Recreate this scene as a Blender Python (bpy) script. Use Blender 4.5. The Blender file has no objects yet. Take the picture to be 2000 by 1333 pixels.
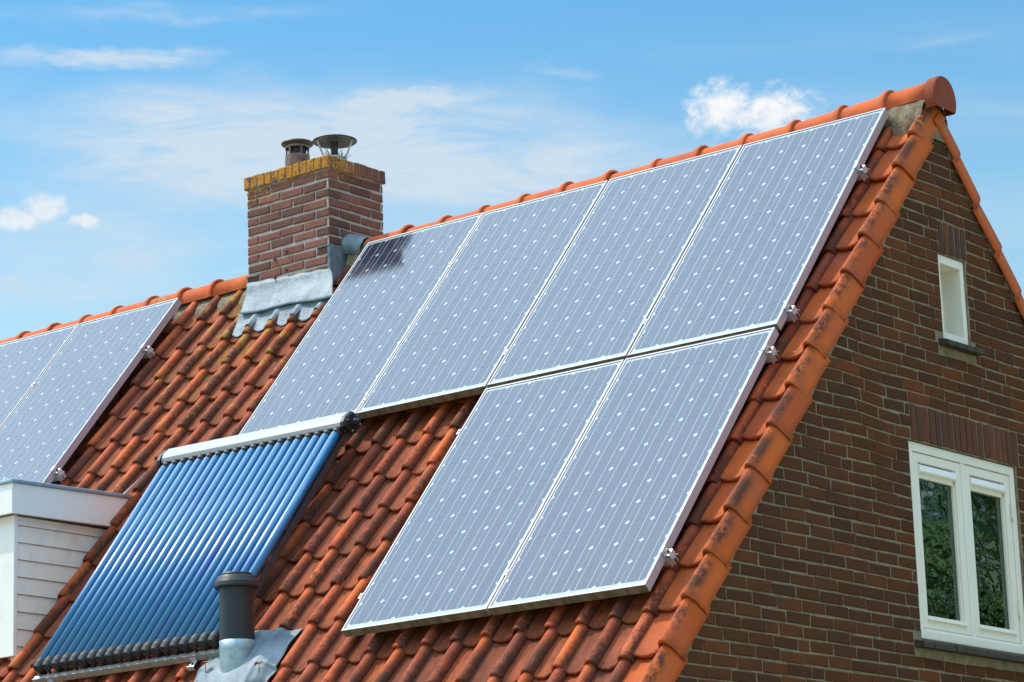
import bpy, math, random
from mathutils import Vector, Matrix, noise
random.seed(7)
sc = bpy.context.scene
R = math.radians
# ------------------------------------------------------------------ camera
cam = bpy.data.cameras.new('camera'); cam_ob = bpy.data.objects.new('camera', cam); sc.collection.objects.link(cam_ob)
cam.sensor_width = 36; cam.sensor_fit = 'HORIZONTAL'; cam.lens = 5602.988 / 2000 * 36
cam.clip_start = .1; cam.clip_end = 3000
_r = Vector((0.7749920920, 0.6311212866, -0.0327594093)); _d = Vector((-0.1735329428, 0.1626746767, -0.9712997824)); _f = Vector((-0.6076788420, 0.7584344871, 0.2355919221))
cam_ob.matrix_world = Matrix(((_r.x, -_d.x, -_f.x, 7.99226), (_r.y, -_d.y, -_f.y, -13.7004), (_r.z, -_d.z, -_f.z, 1.56081), (0, 0, 0, 1)))
sc.camera = cam_ob
# ------------------------------------------------------------------ node helper
class NT:
    def __init__(s, tree): s.t = tree; s.n = tree.nodes; s.l = tree.links
    def put(s, sock, v):
        if hasattr(v, 'is_output') or isinstance(v, bpy.types.NodeSocket): s.l.new(v, sock)
        elif v is not None:
            if sock.type == 'RGBA' and len(v) == 3: v = (*v, 1)
            sock.default_value = v
    def new(s, ty, ins=None, **kw):
        n = s.n.new(ty)
        for k, v in kw.items(): setattr(n, k, v)
        for k, v in (ins or {}).items(): s.put(n.inputs[k], v)
        return n
    def m(s, op, a, b=None, c=None, clamp=False):
        n = s.n.new('ShaderNodeMath'); n.operation = op; n.use_clamp = clamp
        for i, v in enumerate((a, b, c)):
            if v is not None: s.put(n.inputs[i], v)
        return n.outputs[0]
    def mix(s, f, a, b, blend='MIX'):
        n = s.n.new('ShaderNodeMix'); n.data_type = 'RGBA'; n.blend_type = blend
        s.put(n.inputs[0], f); s.put(n.inputs[6], a); s.put(n.inputs[7], b); return n.outputs[2]
    def ss(s, v, a, b, lo=0., hi=1.):
        n = s.n.new('ShaderNodeMapRange'); n.interpolation_type = 'SMOOTHSTEP'
        s.put(n.inputs[0], v); n.inputs[1].default_value = a; n.inputs[2].default_value = b
        n.inputs[3].default_value = lo; n.inputs[4].default_value = hi; return n.outputs[0]
    def noise(s, vec, scale, det=4, rough=.55, dist=0., out=0):
        n = s.n.new('ShaderNodeTexNoise'); s.put(n.inputs['Vector'], vec) if vec is not None else None
        n.inputs['Scale'].default_value = scale; n.inputs['Detail'].default_value = det
        n.inputs['Roughness'].default_value = rough; n.inputs['Distortion'].default_value = dist
        return n.outputs[out]
    def mapv(s, vec, loc=(0, 0, 0), rot=(0, 0, 0), sca=(1, 1, 1)):
        n = s.n.new('ShaderNodeMapping'); s.put(n.inputs[0], vec); n.inputs[1].default_value = loc; n.inputs[2].default_value = rot; n.inputs[3].default_value = sca
        return n.outputs[0]
    def attr(s, name):
        n = s.n.new('ShaderNodeAttribute'); n.attribute_name = name; return n.outputs['Fac']
    def ramp(s, f, stops):
        n = s.n.new('ShaderNodeValToRGB'); s.put(n.inputs[0], f); e = n.color_ramp.elements
        while len(e) < len(stops): e.new(.5)
        for i, (p, c) in enumerate(stops): e[i].position = p; e[i].color = (*c, 1)
        return n.outputs[0]
# ------------------------------------------------------------------ sky, sun, exposure
SUN_DIR = Vector((-.50, -.21, .84)).normalized()      # towards the sun
SUN_EL = math.asin(SUN_DIR.z); SUN_AZ = math.atan2(SUN_DIR.x, SUN_DIR.y)
w = bpy.data.worlds.new('World'); sc.world = w; w.use_nodes = True
T = NT(w.node_tree); T.n.clear()
sky = T.new('ShaderNodeTexSky', sky_type='NISHITA', sun_disc=False, sun_elevation=SUN_EL, sun_rotation=SUN_AZ, air_density=1.0, dust_density=.6, ozone_density=1.6)
geo = T.new('ShaderNodeNewGeometry')
tc = T.new('ShaderNodeTexCoord')
sep = T.new('ShaderNodeSeparateXYZ', {0: tc.outputs['Generated']})
X, Y, Z = sep.outputs
az = T.m('MULTIPLY', T.m('ARCTAN2', X, Y), 57.29578)
el = T.m('MULTIPLY', T.m('ARCSINE', Z), 57.29578)
P = T.new('ShaderNodeCombineXYZ', {0: az, 1: el}).outputs[0]
# clear-air gradient: deeper blue high up, pale towards the horizon
skyc = T.mix(1.0, sky.outputs[0], (1.34, 1.62, 1.40), 'MULTIPLY')
up = T.ss(el, 13.0, 21.0)
skyc = T.mix(up, skyc, T.mix(1.0, skyc, (.45, .80, 1.03), 'MULTIPLY'))
# thin high cloud: long streaks
P1 = T.mapv(P, rot=(0, 0, R(13)), sca=(.20, 1.0, 1))
n1 = T.noise(P1, 1.2, 9, .66, 1.6)
n2 = T.noise(T.mapv(P, loc=(3, 7, 0), rot=(0, 0, R(-9)), sca=(.10, .42, 1)), 1.7, 4, .5, .6)
wv_ = T.new('ShaderNodeVectorMath', {0: T.noise(T.mapv(P, rot=(0, 0, R(10)), sca=(.35, .9, 1)), 1.0, 5, .62, 0., 1), 1: (.5, .5, .5)}, operation='SUBTRACT').outputs[0]
PW_ = T.new('ShaderNodeVectorMath', {0: wv_, 1: (3.2, 1.5, 0), 2: P}, operation='MULTIPLY_ADD').outputs[0]
wv2 = T.new('ShaderNodeVectorMath', {0: T.noise(P, 2.2, 5, .6, 0., 1), 1: (.5, .5, .5)}, operation='SUBTRACT').outputs[0]
PC_ = T.new('ShaderNodeVectorMath', {0: wv2, 1: (.55, .40, 0), 2: P}, operation='MULTIPLY_ADD').outputs[0]
def blob(a0, e0, ra, re, rot=0., base=None):
    v = T.mapv(T.mapv(base or PW_, loc=(-a0, -e0, 0)), rot=(0, 0, R(rot)), sca=(1 / ra, 1 / re, 1))
    v = T.new('ShaderNodeVectorMath', {0: v}, operation='LENGTH').outputs['Value']
    return v
def soft(a0, e0, ra, re, rot=0., k=1.): return T.m('MULTIPLY', T.ss(blob(a0, e0, ra, re, rot), 1.0, 0.), k)
veil = T.m('MULTIPLY', T.ss(n2, .34, .72), T.ss(el, 20.3, 16.5))
b = soft(-43.0, 17.6, 8.0, 1.7, 3, 1.35)
for a in [(-37.5, 16.9, 5.0, .85, 4, .55), (-46.9, 19.35, 3.4, .33, 14, .85), (-40.6, 18.55, 2.2, .34, -22, .75), (-36.2, 16.5, 4.5, .5, 6, .45), (-45.5, 15.6, 6, .9, 3, .35),
          (-29.5, 20.3, 3.2, .3, 6, .5), (-29.8, 19.0, 1.6, .3, 0, .28), (-46, 20.3, 5, .35, 4, .35), (-31.5, 17.0, 3.0, .5, 5, .3), (-48, 14.5, 4, 1.2, 0, .35), (-37.5, 18.95, 1.0, .22, 20, .3)]:
    b = T.m('ADD', b, T.m('MULTIPLY', soft(*a), 1.15))
streak = T.m('MULTIPLY', b, T.ss(n1, .24, .70, .22, 1.0))
veil = T.m('ADD', T.m('ADD', T.m('MULTIPLY', veil, .34), .05), streak)
veil = T.m('MINIMUM', T.m('ADD', veil, T.ss(el, 16., 6., 0., .42)), .86)
# a broad bright veil high in the west-south-west, which is what the modules mirror
hi = T.m('MULTIPLY', T.ss(el, 20.6, 32.), T.ss(T.noise(tc.outputs['Generated'], 2.3, 5, .55), .2, .6, .55, 1.))
dsun = T.new('ShaderNodeVectorMath', {0: tc.outputs['Generated'], 1: tuple(SUN_DIR)}, operation='DOT_PRODUCT').outputs['Value']
hi = T.m('MULTIPLY', hi, T.ss(dsun, .1, .95, .34, 1.0))
col = T.mix(veil, skyc, (5.4, 6.2, 6.9))
# small cumulus
cn = T.noise(T.mapv(P, sca=(1, 1.25, 1)), 2.6, 8, .62, .3)
cn2 = T.noise(T.mapv(P, loc=(.12, -.16, 0), sca=(1, 1.25, 1)), 2.6, 8, .62, .3)
def cum(c, parts, ragged=1.1, soft_=.28):
    d = None
    for p in parts:
        q = T.m('SUBTRACT', 1.0, blob(*p, base=PC_))
        d = q if d is None else T.m('MAXIMUM', d, q)
    d = T.m('ADD', d, T.m('MULTIPLY', T.m('SUBTRACT', cn, .5), ragged))
    return T.ss(d, -.08, soft_)
m1 = cum(0, [(-34.15, 18.05, .85, .66, 0), (-33.1, 17.95, 1.05, .55, 0), (-32.75, 17.45, 1.3, .50, 0), (-33.2, 17.0, 1.7, .42, 0)], 1.5, .8)
m2 = cum(0, [(-48.25, 16.36, .55, .36, 20), (-48.9, 16.12, .75, .28, 0), (-47.45, 16.13, .38, .15, 0)], .9, .7)
m3 = T.m('MULTIPLY', cum(0, [(-46.5, 15.35, .9, .28, 0), (-49.0, 14.9, .7, .25, 0), (-46.4, 15.6, .25, .16, 0)], 1.6, .8), .40)
shade = T.ss(T.m('SUBTRACT', cn2, cn), -.10, .14)
lowA = T.ss(el, 18.25, 17.3)
ccol = T.mix(T.m('MULTIPLY', T.m('ADD', T.m('MULTIPLY', shade, .45), T.m('MULTIPLY', lowA, .5)), .9, clamp=True), (7.8, 7.8, 7.9), (5.8, 6.4, 7.1))
ccolB = T.mix(T.m('MULTIPLY', shade, .5), (7.6, 7.5, 7.5), (6.2, 6.6, 7.0))
col = T.mix(T.m('MULTIPLY', m1, T.ss(el, 16.9, 17.9, .12, .97)), col, ccol); col = T.mix(T.m('MULTIPLY', m2, .72), col, ccolB); col = T.mix(m3, col, (5.3, 5.9, 6.6))
col = T.mix(hi, col, (14.2, 18.6, 23.2))
bg = T.new('ShaderNodeBackground', {0: col, 1: .115})
T.l.new(bg.outputs[0], T.new('ShaderNodeOutputWorld').inputs[0])
sun = bpy.data.lights.new('sun', 'SUN'); sun.energy = 3.9; sun.angle = R(1.0); sun.color = (1, .91, .78)
sun_ob = bpy.data.objects.new('sun', sun); sc.collection.objects.link(sun_ob)
sun_ob.rotation_euler = SUN_DIR.to_track_quat('Z', 'Y').to_euler(); sun_ob.location = SUN_DIR * 40
vs = sc.view_settings; vs.view_transform = 'Standard'; vs.look = 'None'; vs.exposure = 0.12; vs.gamma = 1; vs.use_curve_mapping = False
# ------------------------------------------------------------------ materials
MATS = {}
def mat(name, fn=None, rough=.6, metal=0., spec=.5, col=(.5, .5, .5), bump=None):
    m = bpy.data.materials.new(name); m.use_nodes = True; t = NT(m.node_tree)
    bsdf = t.n['Principled BSDF']
    bsdf.inputs['Base Color'].default_value = (*col, 1); bsdf.inputs['Roughness'].default_value = rough
    bsdf.inputs['Metallic'].default_value = metal; bsdf.inputs['Specular IOR Level'].default_value = spec
    if fn: fn(t, bsdf)
    MATS[name] = m; return m
def obj_co(t): return t.new('ShaderNodeTexCoord').outputs['Object']
def set_bump(t, b, h, strength=.5, dist=.01):
    n = t.new('ShaderNodeBump', {'Height': h, 'Strength': strength, 'Distance': dist}); t.l.new(n.outputs[0], b.inputs['Normal'])
def f_tile(verge=False):
    def f(t, b):
        co = obj_co(t); r = t.attr('rnd'); r2 = t.attr('rnd2'); cr = t.attr('cr'); al = t.attr('al'); li = t.attr('lich')
        if verge: base = t.ramp(r, [(0, (.52, .092, .014)), (.5, (.62, .125, .017)), (1, (.44, .070, .014))])
        else: base = t.ramp(r, [(0, (.27, .050, .022)), (.3, (.45, .080, .028)), (.55, (.56, .104, .030)), (.8, (.70, .142, .030)), (1, (.46, .110, .058))])
        n = t.noise(co, 7, 6, .6)
        base = t.mix(t.ss(n, .35, .7, 0, .55), base, (.20, .072, .052) if not verge else (.36, .10, .045))
        # pinkish bloom
        base = t.mix(t.m('MULTIPLY', t.ss(t.noise(t.mapv(co, loc=(5, 3, 1)), 4, 5, .6), .5, .72), .42 if not verge else .25), base, (.40, .125, .08))
        fine = t.noise(co, 95, 3, .6)
        base = t.mix(t.ss(fine, .35, .75, 0, .35), base, (.46, .14, .065))
        # dark soot, chiefly on the roll
        sn = t.m('MULTIPLY_ADD', t.noise(co, 90, 5, .8), .42, t.m('MULTIPLY', t.noise(t.mapv(co, loc=(3, 1, 7), sca=(1.7, .75, .75)), 17, 9, .78, .5), .62))
        if verge:
            d1 = t.m('MULTIPLY', t.ss(t.m('ABSOLUTE', t.m('SUBTRACT', t.m('ADD', cr, t.m('MULTIPLY', t.m('SUBTRACT', r, .5), .08)), .565)), .21, .0), t.ss(t.m('ABSOLUTE', t.m('SUBTRACT', al, t.m('MULTIPLY_ADD', r2, .16, .42))), .55, .18))
            nz = t.m('MULTIPLY_ADD', t.noise(t.mapv(co, sca=(1, .6, .6)), 26, 7, .75, .3), .75, t.m('MULTIPLY', t.noise(t.mapv(co, sca=(1, .35, .35)), 95, 4, .8), .3))
            soot = t.m('MULTIPLY', t.m('POWER', d1, .8), t.ss(t.m('ADD', nz, t.m('MULTIPLY', t.m('SUBTRACT', r2, .5), .12)), .40, .58))
            sp = t.m('MULTIPLY', t.ss(t.noise(co, 42, 5, .7), .60, .68), t.ss(cr, .42, .30))
            soot = t.m('MAXIMUM', t.m('MULTIPLY', soot, .92), t.m('MULTIPLY', sp, t.ss(r2, .3, .9, .2, .75)))
        else:
            win = t.m('MULTIPLY', t.ss(cr, .64, .88, .12, 1.0), t.ss(al, .02, .65, .2, 1.0))
            amt = t.m('MULTIPLY_ADD', r2, .24, t.m('MULTIPLY', t.noise(co, 1.6, 3), .20))
            nz = t.m('MULTIPLY_ADD', t.noise(t.mapv(co, sca=(1.2, .7, .7)), 24, 8, .78, .4), .72, t.m('MULTIPLY', t.noise(co, 110, 4, .8), .30))
            soot = t.m('MULTIPLY', t.m('MULTIPLY', win, t.ss(t.m('ADD', nz, amt), .69, .79)), t.m('MULTIPLY', t.ss(cr, .56, .64), .88))
        base = t.mix(soot, base, (.050, .030, .022))
        # light crusty lichen specks
        v = t.noise(co, 30, 6, .75)
        base = t.mix(t.m('MULTIPLY', t.ss(v, .66, .71), t.m('MULTIPLY_ADD', li, .55, .10)), base, (.40, .37, .32))
        # ochre lichen
        ln = t.noise(t.mapv(co, loc=(9, 2, 4)), 8.5, 7, .68, .4)
        lf = t.ss(t.m('ADD', ln, t.m('MULTIPLY', li, .25)), .71, .76)
        base = t.mix(t.m('MULTIPLY', lf, .85), base, t.mix(t.noise(co, 60, 2), (.50, .22, .02), (.30, .19, .05)))
        # grime gathering near the nose of the pan and across it
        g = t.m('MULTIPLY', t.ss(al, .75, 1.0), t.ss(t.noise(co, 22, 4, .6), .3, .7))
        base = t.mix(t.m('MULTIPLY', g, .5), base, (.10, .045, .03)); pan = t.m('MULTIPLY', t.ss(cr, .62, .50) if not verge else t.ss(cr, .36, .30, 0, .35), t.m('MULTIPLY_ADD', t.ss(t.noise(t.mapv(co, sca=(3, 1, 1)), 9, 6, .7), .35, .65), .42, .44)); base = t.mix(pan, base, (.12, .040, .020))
        if not verge: base = t.mix(t.m('MULTIPLY', t.ss(cr, .82, .93), t.ss(t.noise(co, 26, 6, .7), .3, .6, .25, .8)), base, (.085, .038, .026))  # right flank of the roll: soot and painted shade in one dark tone
        lap_shade = t.m('MAXIMUM', t.ss(cr, .14, .02), t.ss(cr, .90, 1.0)); base = t.mix(t.m('MULTIPLY', lap_shade, .9 if not verge else .0), base, (.07, .035, .025))  # shadow painted into the colour where neighbouring tiles overlap sideways
        t.l.new(base, b.inputs['Base Color'])
        set_bump(t, b, t.m('ADD', t.m('MULTIPLY', fine, .6), t.m('ADD', sn, t.m('MULTIPLY', t.noise(co, 260, 2), .3))), .8, .006)
    return f
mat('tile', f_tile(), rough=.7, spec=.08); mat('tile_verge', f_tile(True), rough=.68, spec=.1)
def f_brick(cols, lichen=False, soot=.25):
    def f(t, b):
        co = obj_co(t); r = t.attr('rnd')
        base = t.ramp(r, cols)
        n = t.noise(co, 9, 5, .6); fine = t.noise(co, 120, 4, .65)
        base = t.mix(t.ss(n, .4, .75, 0, .5), base, (.055, .035, .028))
        base = t.mix(t.ss(fine, .45, .8, 0, .45), base, (.26, .15, .11) if lichen else (.14, .066, .038))
        base = t.mix(t.m('MULTIPLY', t.ss(t.noise(co, 2.2, 3, .5), .5, .75), soot), base, (.05, .035, .03))
        if lichen: base = lich(t, co, base)
        t.l.new(base, b.inputs['Base Color'])
        set_bump(t, b, t.m('ADD', fine, n), .5, .004)
    return f
def lich(t, co, base):
    s = t.new('ShaderNodeSeparateXYZ', {0: co}).outputs      # object space of the chimney = metres above its origin
    zt = t.ss(s[2], .50, .97)                                 # dense on the top course, scattered below
    front = t.ss(s[0], .52, -.32, .0, 1.0)
    corner = t.ss(t.m('ABSOLUTE', s[0]), .40, .10, .35, 0)
    nn = t.m('MULTIPLY_ADD', t.noise(co, 60, 6, .75), .55, t.m('MULTIPLY', t.noise(co, 19, 8, .72, .6), .55))
    capz = t.ss(s[2], .862, .88)
    yk = t.ss(s[1], .10, .42, 1.0, 0.0)
    front = t.m('MAXIMUM', front, t.ss(s[0], .22, .37, 0, .75)); k = t.m('MAXIMUM', t.m('MULTIPLY', capz, .178), t.m('MULTIPLY', zt, t.m('MULTIPLY_ADD', front, .15, .01)))
    k = t.m('MULTIPLY', k, t.m('MULTIPLY_ADD', yk, .8, .2))
    lf = t.ss(t.m('ADD', nn, k), .685, .735)
    lc = t.ramp(t.noise(co, 45, 5, .7), [(.2, (.13, .075, .01)), (.45, (.44, .19, .010)), (.8, (.62, .31, .03))])
    base = t.mix(t.m('MULTIPLY', lf, .93), base, lc)
    return t.mix(t.m('MULTIPLY', t.ss(t.noise(co, 55, 4, .7), .68, .72), t.m('MULTIPLY', zt, .7)), base, (.45, .43, .38))
mat('gable_brick', f_brick([(0, (.074, .032, .018)), (.35, (.094, .036, .018)), (.7, (.112, .040, .018)), (.95, (.130, .044, .019)), (1, (.165, .050, .018))]), rough=.9, spec=.05)
mat('lintel_brick', f_brick([(0, (.075, .031, .018)), (.5, (.10, .036, .019)), (1, (.15, .044, .018))]), rough=.82, spec=.25)
mat('chimney_brick', f_brick([(0, (.115, .050, .038)), (.5, (.19, .072, .054)), (1, (.25, .095, .070))], True, .3), rough=.85, spec=.25)
def f_mortar(c1, c2, lichen=False):
    def f(t, b):
        co = obj_co(t); n = t.noise(co, 14, 6, .65); fine = t.noise(co, 160, 3, .6)
        base = t.mix(t.ss(n, .35, .7), c1, c2); base = t.mix(t.ss(fine, .4, .8, 0, .4), base, tuple(x * .5 for x in c1))
        if lichen: base = lich(t, co, base)
        t.l.new(base, b.inputs['Base Color']); set_bump(t, b, t.m('ADD', n, fine), .8, .006)
    return f
mat('mortar', f_mortar((.30, .24, .155), (.18, .145, .095)), rough=.95, spec=.15)
mat('chimney_mortar', f_mortar((.52, .47, .42), (.37, .33, .29), True), rough=.95, spec=.15)
def f_bed(t, b):
    co = obj_co(t); n = t.noise(co, 11, 7, .7); m_ = t.noise(co, 34, 6, .7)
    base = t.mix(t.ss(n, .35, .65), (.30, .235, .15), (.15, .12, .08))
    base = t.mix(t.ss(m_, .52, .64, 0, .75), base, (.075, .075, .05)); base = t.mix(t.ss(t.noise(co, 19, 5, .7), .64, .70, 0, .6), base, (.40, .25, .05))
    t.l.new(base, b.inputs['Base Color']); set_bump(t, b, t.m('ADD', n, m_), 1, .012)
mat('mortar_bed', f_bed, rough=.95, spec=.15)
def f_lead(t, b):
    co = obj_co(t)
    st = t.noise(t.mapv(co, sca=(1, .3, .3)), 22, 6, .6, .4); n = t.noise(co, 6, 5, .6)
    base = t.mix(t.ss(n, .3, .7), (.115, .16, .195), (.22, .275, .305))
    base = t.mix(t.ss(st, .5, .75, 0, .6), base, (.09, .12, .15)); base = t.mix(t.ss(t.noise(co, 12, 6, .7), .64, .70, 0, .7), base, (.22, .16, .17))
    t.l.new(base, b.inputs['Base Color']); set_bump(t, b, t.m('ADD', t.m('ADD', n, t.noise(co, 17, 5, .6)), t.m('MULTIPLY', st, .6)), .6, .015)
mat('lead', f_lead, rough=.6, metal=.1, spec=.4)
def f_zinc(t, b):
    co = obj_co(t); n = t.noise(co, 25, 6, .7); base = t.mix(t.ss(n, .3, .7), (.23, .33, .37), (.36, .46, .50))
    t.l.new(base, b.inputs['Base Color']); set_bump(t, b, n, .2, .003)
mat('zinc', f_zinc, rough=.42, metal=.55)
mat('cap_zinc', f_zinc, rough=.5, metal=.5)
def dirt(c, d, sc_=30, lo=.5, hi=.8, amt=.4, stretch=(1, 1, 1), bump=.15):
    def f(t, b):
        co = t.mapv(obj_co(t), sca=stretch); n = t.noise(co, sc_, 6, .65)
        base = t.mix(t.ss(n, lo, hi, 0, amt), c, d); t.l.new(base, b.inputs['Base Color'])
        if bump: set_bump(t, b, n, bump, .003)
    return f
mat('pvc', dirt((.014, .020, .022), (.036, .042, .042), 18), rough=.45, spec=.45)
mat('white_paint', dirt((.84, .82, .78), (.56, .51, .43), 7, .5, .85, .45), rough=.4)
mat('cream_paint', dirt((.84, .78, .70), (.52, .43, .33), 9, .45, .8, .5, (1, 1, 1)), rough=.5)
mat('window_paint', dirt((.80, .75, .64), (.52, .48, .38), 14, .52, .85, .4, (1, 1, .4)), rough=.42)
mat('sill_brick', dirt((.055, .045, .038), (.12, .10, .06), 25, .5, .75, .6), rough=.8, spec=.2)
mat('aluminium', dirt((.50, .50, .53), (.34, .34, .37), 60, .5, .9, .25), rough=.42, metal=.35)
mat('frame_top', dirt((.22, .235, .25), (.6, .62, .66), 60, .5, .9, .2), rough=.45, metal=.1)
def f_side(t, b):
    co = obj_co(t); n = t.noise(t.mapv(co, sca=(1, 1, .3)), 45, 5, .7); n2 = t.noise(t.mapv(co, sca=(1.5, 1, .2)), 9, 5, .7)
    s = t.new('ShaderNodeSeparateXYZ', {0: t.new('ShaderNodeTexCoord').outputs['Normal']}).outputs
    low = t.ss(s[1], -.3, -.8)                                # algae grows on the lower rail of the frame
    moss = t.mix(t.ss(n, .3, .7), (.17, .145, .10), (.07, .065, .028)); moss = t.mix(t.ss(n2, .5, .62, 0, .7), moss, (.20, .15, .12))
    base = t.mix(low, t.mix(t.ss(n, .4, .8, 0, .35), (.40, .355, .40), (.28, .25, .27)), moss)
    t.l.new(base, b.inputs['Base Color']); t.l.new(t.m('MULTIPLY_ADD', low, .4, .45), b.inputs['Roughness'])
mat('frame_side', f_side, rough=.5, metal=.05)
def f_cell(c, r=.10):
    def f(t, b):
        co = obj_co(t); n = t.noise(co, 2.2, 5, .55); g = t.noise(co, 260, 2, .5)
        dn = t.m('MULTIPLY', t.ss(t.noise(t.mapv(co, sca=(3, .5, 1)), 3.5, 6, .65), .45, .8), .10); dn = t.m('ADD', dn, t.m('MULTIPLY', t.ss(t.noise(co, 26, 3, .5), .74, .78), .5)); t.l.new(t.mix(dn, t.mix(n, c, tuple(x * 1.25 for x in c)), (.16, .17, .17)), b.inputs['Base Color'])
        b.inputs['Roughness'].default_value = .6; b.inputs['Specular IOR Level'].default_value = 0
        b.inputs['Coat Weight'].default_value = 1.0; b.inputs['Coat Roughness'].default_value = r; b.inputs['Coat IOR'].default_value = 1.92
        bn = t.new('ShaderNodeBump', {'Height': g, 'Strength': .04, 'Distance': .001}); t.l.new(bn.outputs[0], b.inputs['Coat Normal'])
    return f
mat('cell', f_cell((.006, .014, .034))); mat('backsheet', f_cell((.27, .30, .325))); mat('busbar', f_cell((.30, .33, .36)))
def f_tube(t, b):
    b.inputs['Coat Weight'].default_value = 1; b.inputs['Coat Roughness'].default_value = .26; b.inputs['Coat IOR'].default_value = 1.4
    b.inputs['Anisotropic'].default_value = .9; b.inputs['Anisotropic Rotation'].default_value = .25; t.l.new(t.new('ShaderNodeTangent', direction_type='RADIAL', axis='Y').outputs[0], b.inputs['Tangent'])
    co = obj_co(t); n = t.noise(t.mapv(co, sca=(4, 1, 1)), 1.3, 3, .5)
    t.l.new(t.mix(t.ss(n, .55, .75), (.000, .13, .31), (.001, .075, .31)), b.inputs['Base Color'])
mat('tube_glass', f_tube, rough=.34, spec=.6)
mat('rubber', dirt((.022, .026, .030), (.05, .054, .058), 30), rough=.6, spec=.4)
mat('black_plastic', dirt((.007, .0075, .008), (.018, .018, .018), 20), rough=.5)
mat('dark_metal', dirt((.05, .045, .045), (.11, .08, .07), 20), rough=.5, metal=.3)
mat('manifold_paint', dirt((.27, .285, .29), (.62, .66, .68), 8, .5, .9, .35), rough=.4)
mat('rail_metal', dirt((.32, .32, .31), (.14, .11, .08), 22, .45, .7, .6), rough=.5, metal=.3)
mat('steel_aged', dirt((.26, .155, .11), (.09, .06, .05), 26, .4, .7, .8), rough=.38, metal=.7)
mat('galvanised', dirt((.42, .47, .50), (.25, .28, .30), 30, .4, .7, .6), rough=.45, metal=.6)
mat('cowl_dark', dirt((.075, .068, .060), (.04, .038, .036), 20, .4, .7, .7), rough=.5, metal=.5)
mat('underlay', col=(.03, .027, .025), rough=.95)
mat('interior', col=(.10, .10, .09), rough=.9)
mat('curtain', dirt((.70, .78, .70), (.5, .58, .5), 3, .3, .7, .8, (1, 8, .3)), rough=.85)
def f_grass(t, b):
    co = obj_co(t); t.l.new(t.mix(t.ss(t.noise(co, .8, 8, .7), .3, .7), (.15, .17, .07), (.33, .29, .20)), b.inputs['Base Color'])
mat('grass', f_grass, rough=.9)
mat('bark', dirt((.12, .09, .06), (.05, .04, .03), 12, .3, .7, .9), rough=.9)
def f_leaf(t, b):
    r = t.attr('rnd'); t.l.new(t.ramp(r, [(0, (.025, .07, .012)), (.6, (.08, .17, .03)), (1, (.24, .34, .07))]), b.inputs['Base Color'])
mat('leaf', f_leaf, rough=.55)
mat('dead_leaf', col=(.30, .06, .025), rough=.8)
def f_glass(t, b):
    out = t.n['Material Output']; fr = t.new('ShaderNodeFresnel', {'IOR': 1.9})
    tr = t.new('ShaderNodeBsdfTransparent', {0: (.62, .74, .66)}); gl = t.new('ShaderNodeBsdfGlossy', {0: (.92, 1, .95), 'Roughness': .018})
    bn = t.new('ShaderNodeBump', {'Height': t.noise(t.mapv(obj_co(t), sca=(1, 1, 1.8)), 2.2, 3, .5), 'Strength': .45, 'Distance': .02}); t.l.new(bn.outputs[0], gl.inputs['Normal'])
    mx = t.new('ShaderNodeMixShader', {0: t.m('MULTIPLY_ADD', fr.outputs[0], .95, .03, clamp=True)}); t.l.new(tr.outputs[0], mx.inputs[1]); t.l.new(gl.outputs[0], mx.inputs[2]); t.l.new(mx.outputs[0], out.inputs[0])
mat('pane_glass', f_glass)
# ------------------------------------------------------------------ object helpers
def mesh_ob(name, V, F, ms, parent=None, origin=None, attrs=None, smooth=False, midx=None, bevel=0.):
    """V in world space (or in parent's space when origin is None)"""
    if origin is not None: o_ = Vector(origin); V = [Vector(v) - o_ for v in V]
    me = bpy.data.meshes.new(name); me.from_pydata([tuple(v) for v in V], [], F); me.update()
    for m_ in (ms if isinstance(ms, (list, tuple)) else [ms]): me.materials.append(MATS[m_])
    if midx: me.polygons.foreach_set('material_index', midx)
    if smooth: me.polygons.foreach_set('use_smooth', [True] * len(me.polygons))
    for k, vals in (attrs or {}).items():
        a = me.attributes.new(k, 'FLOAT', 'POINT'); a.data.foreach_set('value', vals)
    o = bpy.data.objects.new(name, me); sc.collection.objects.link(o)
    if parent is not None: o.parent = parent
    elif origin is not None: o.location = origin
    if bevel:
        b_ = o.modifiers.new('bevel', 'BEVEL'); b_.width = bevel; b_.segments = 2; b_.limit_method = 'ANGLE'; b_.angle_limit = R(40)
    return o
def empty(name, loc, label=None, cat=None, group=None, M=None):
    o = bpy.data.objects.new(name, None); sc.collection.objects.link(o); o.empty_display_size = .1
    if M is not None: o.matrix_world = M
    else: o.location = loc
    tag(o, label, cat, group); return o
def tag(o, label=None, cat=None, group=None, kind=None):
    for k, v in (('label', label), ('category', cat), ('group', group), ('kind', kind)):
        if v: o[k] = v
    return o
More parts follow.
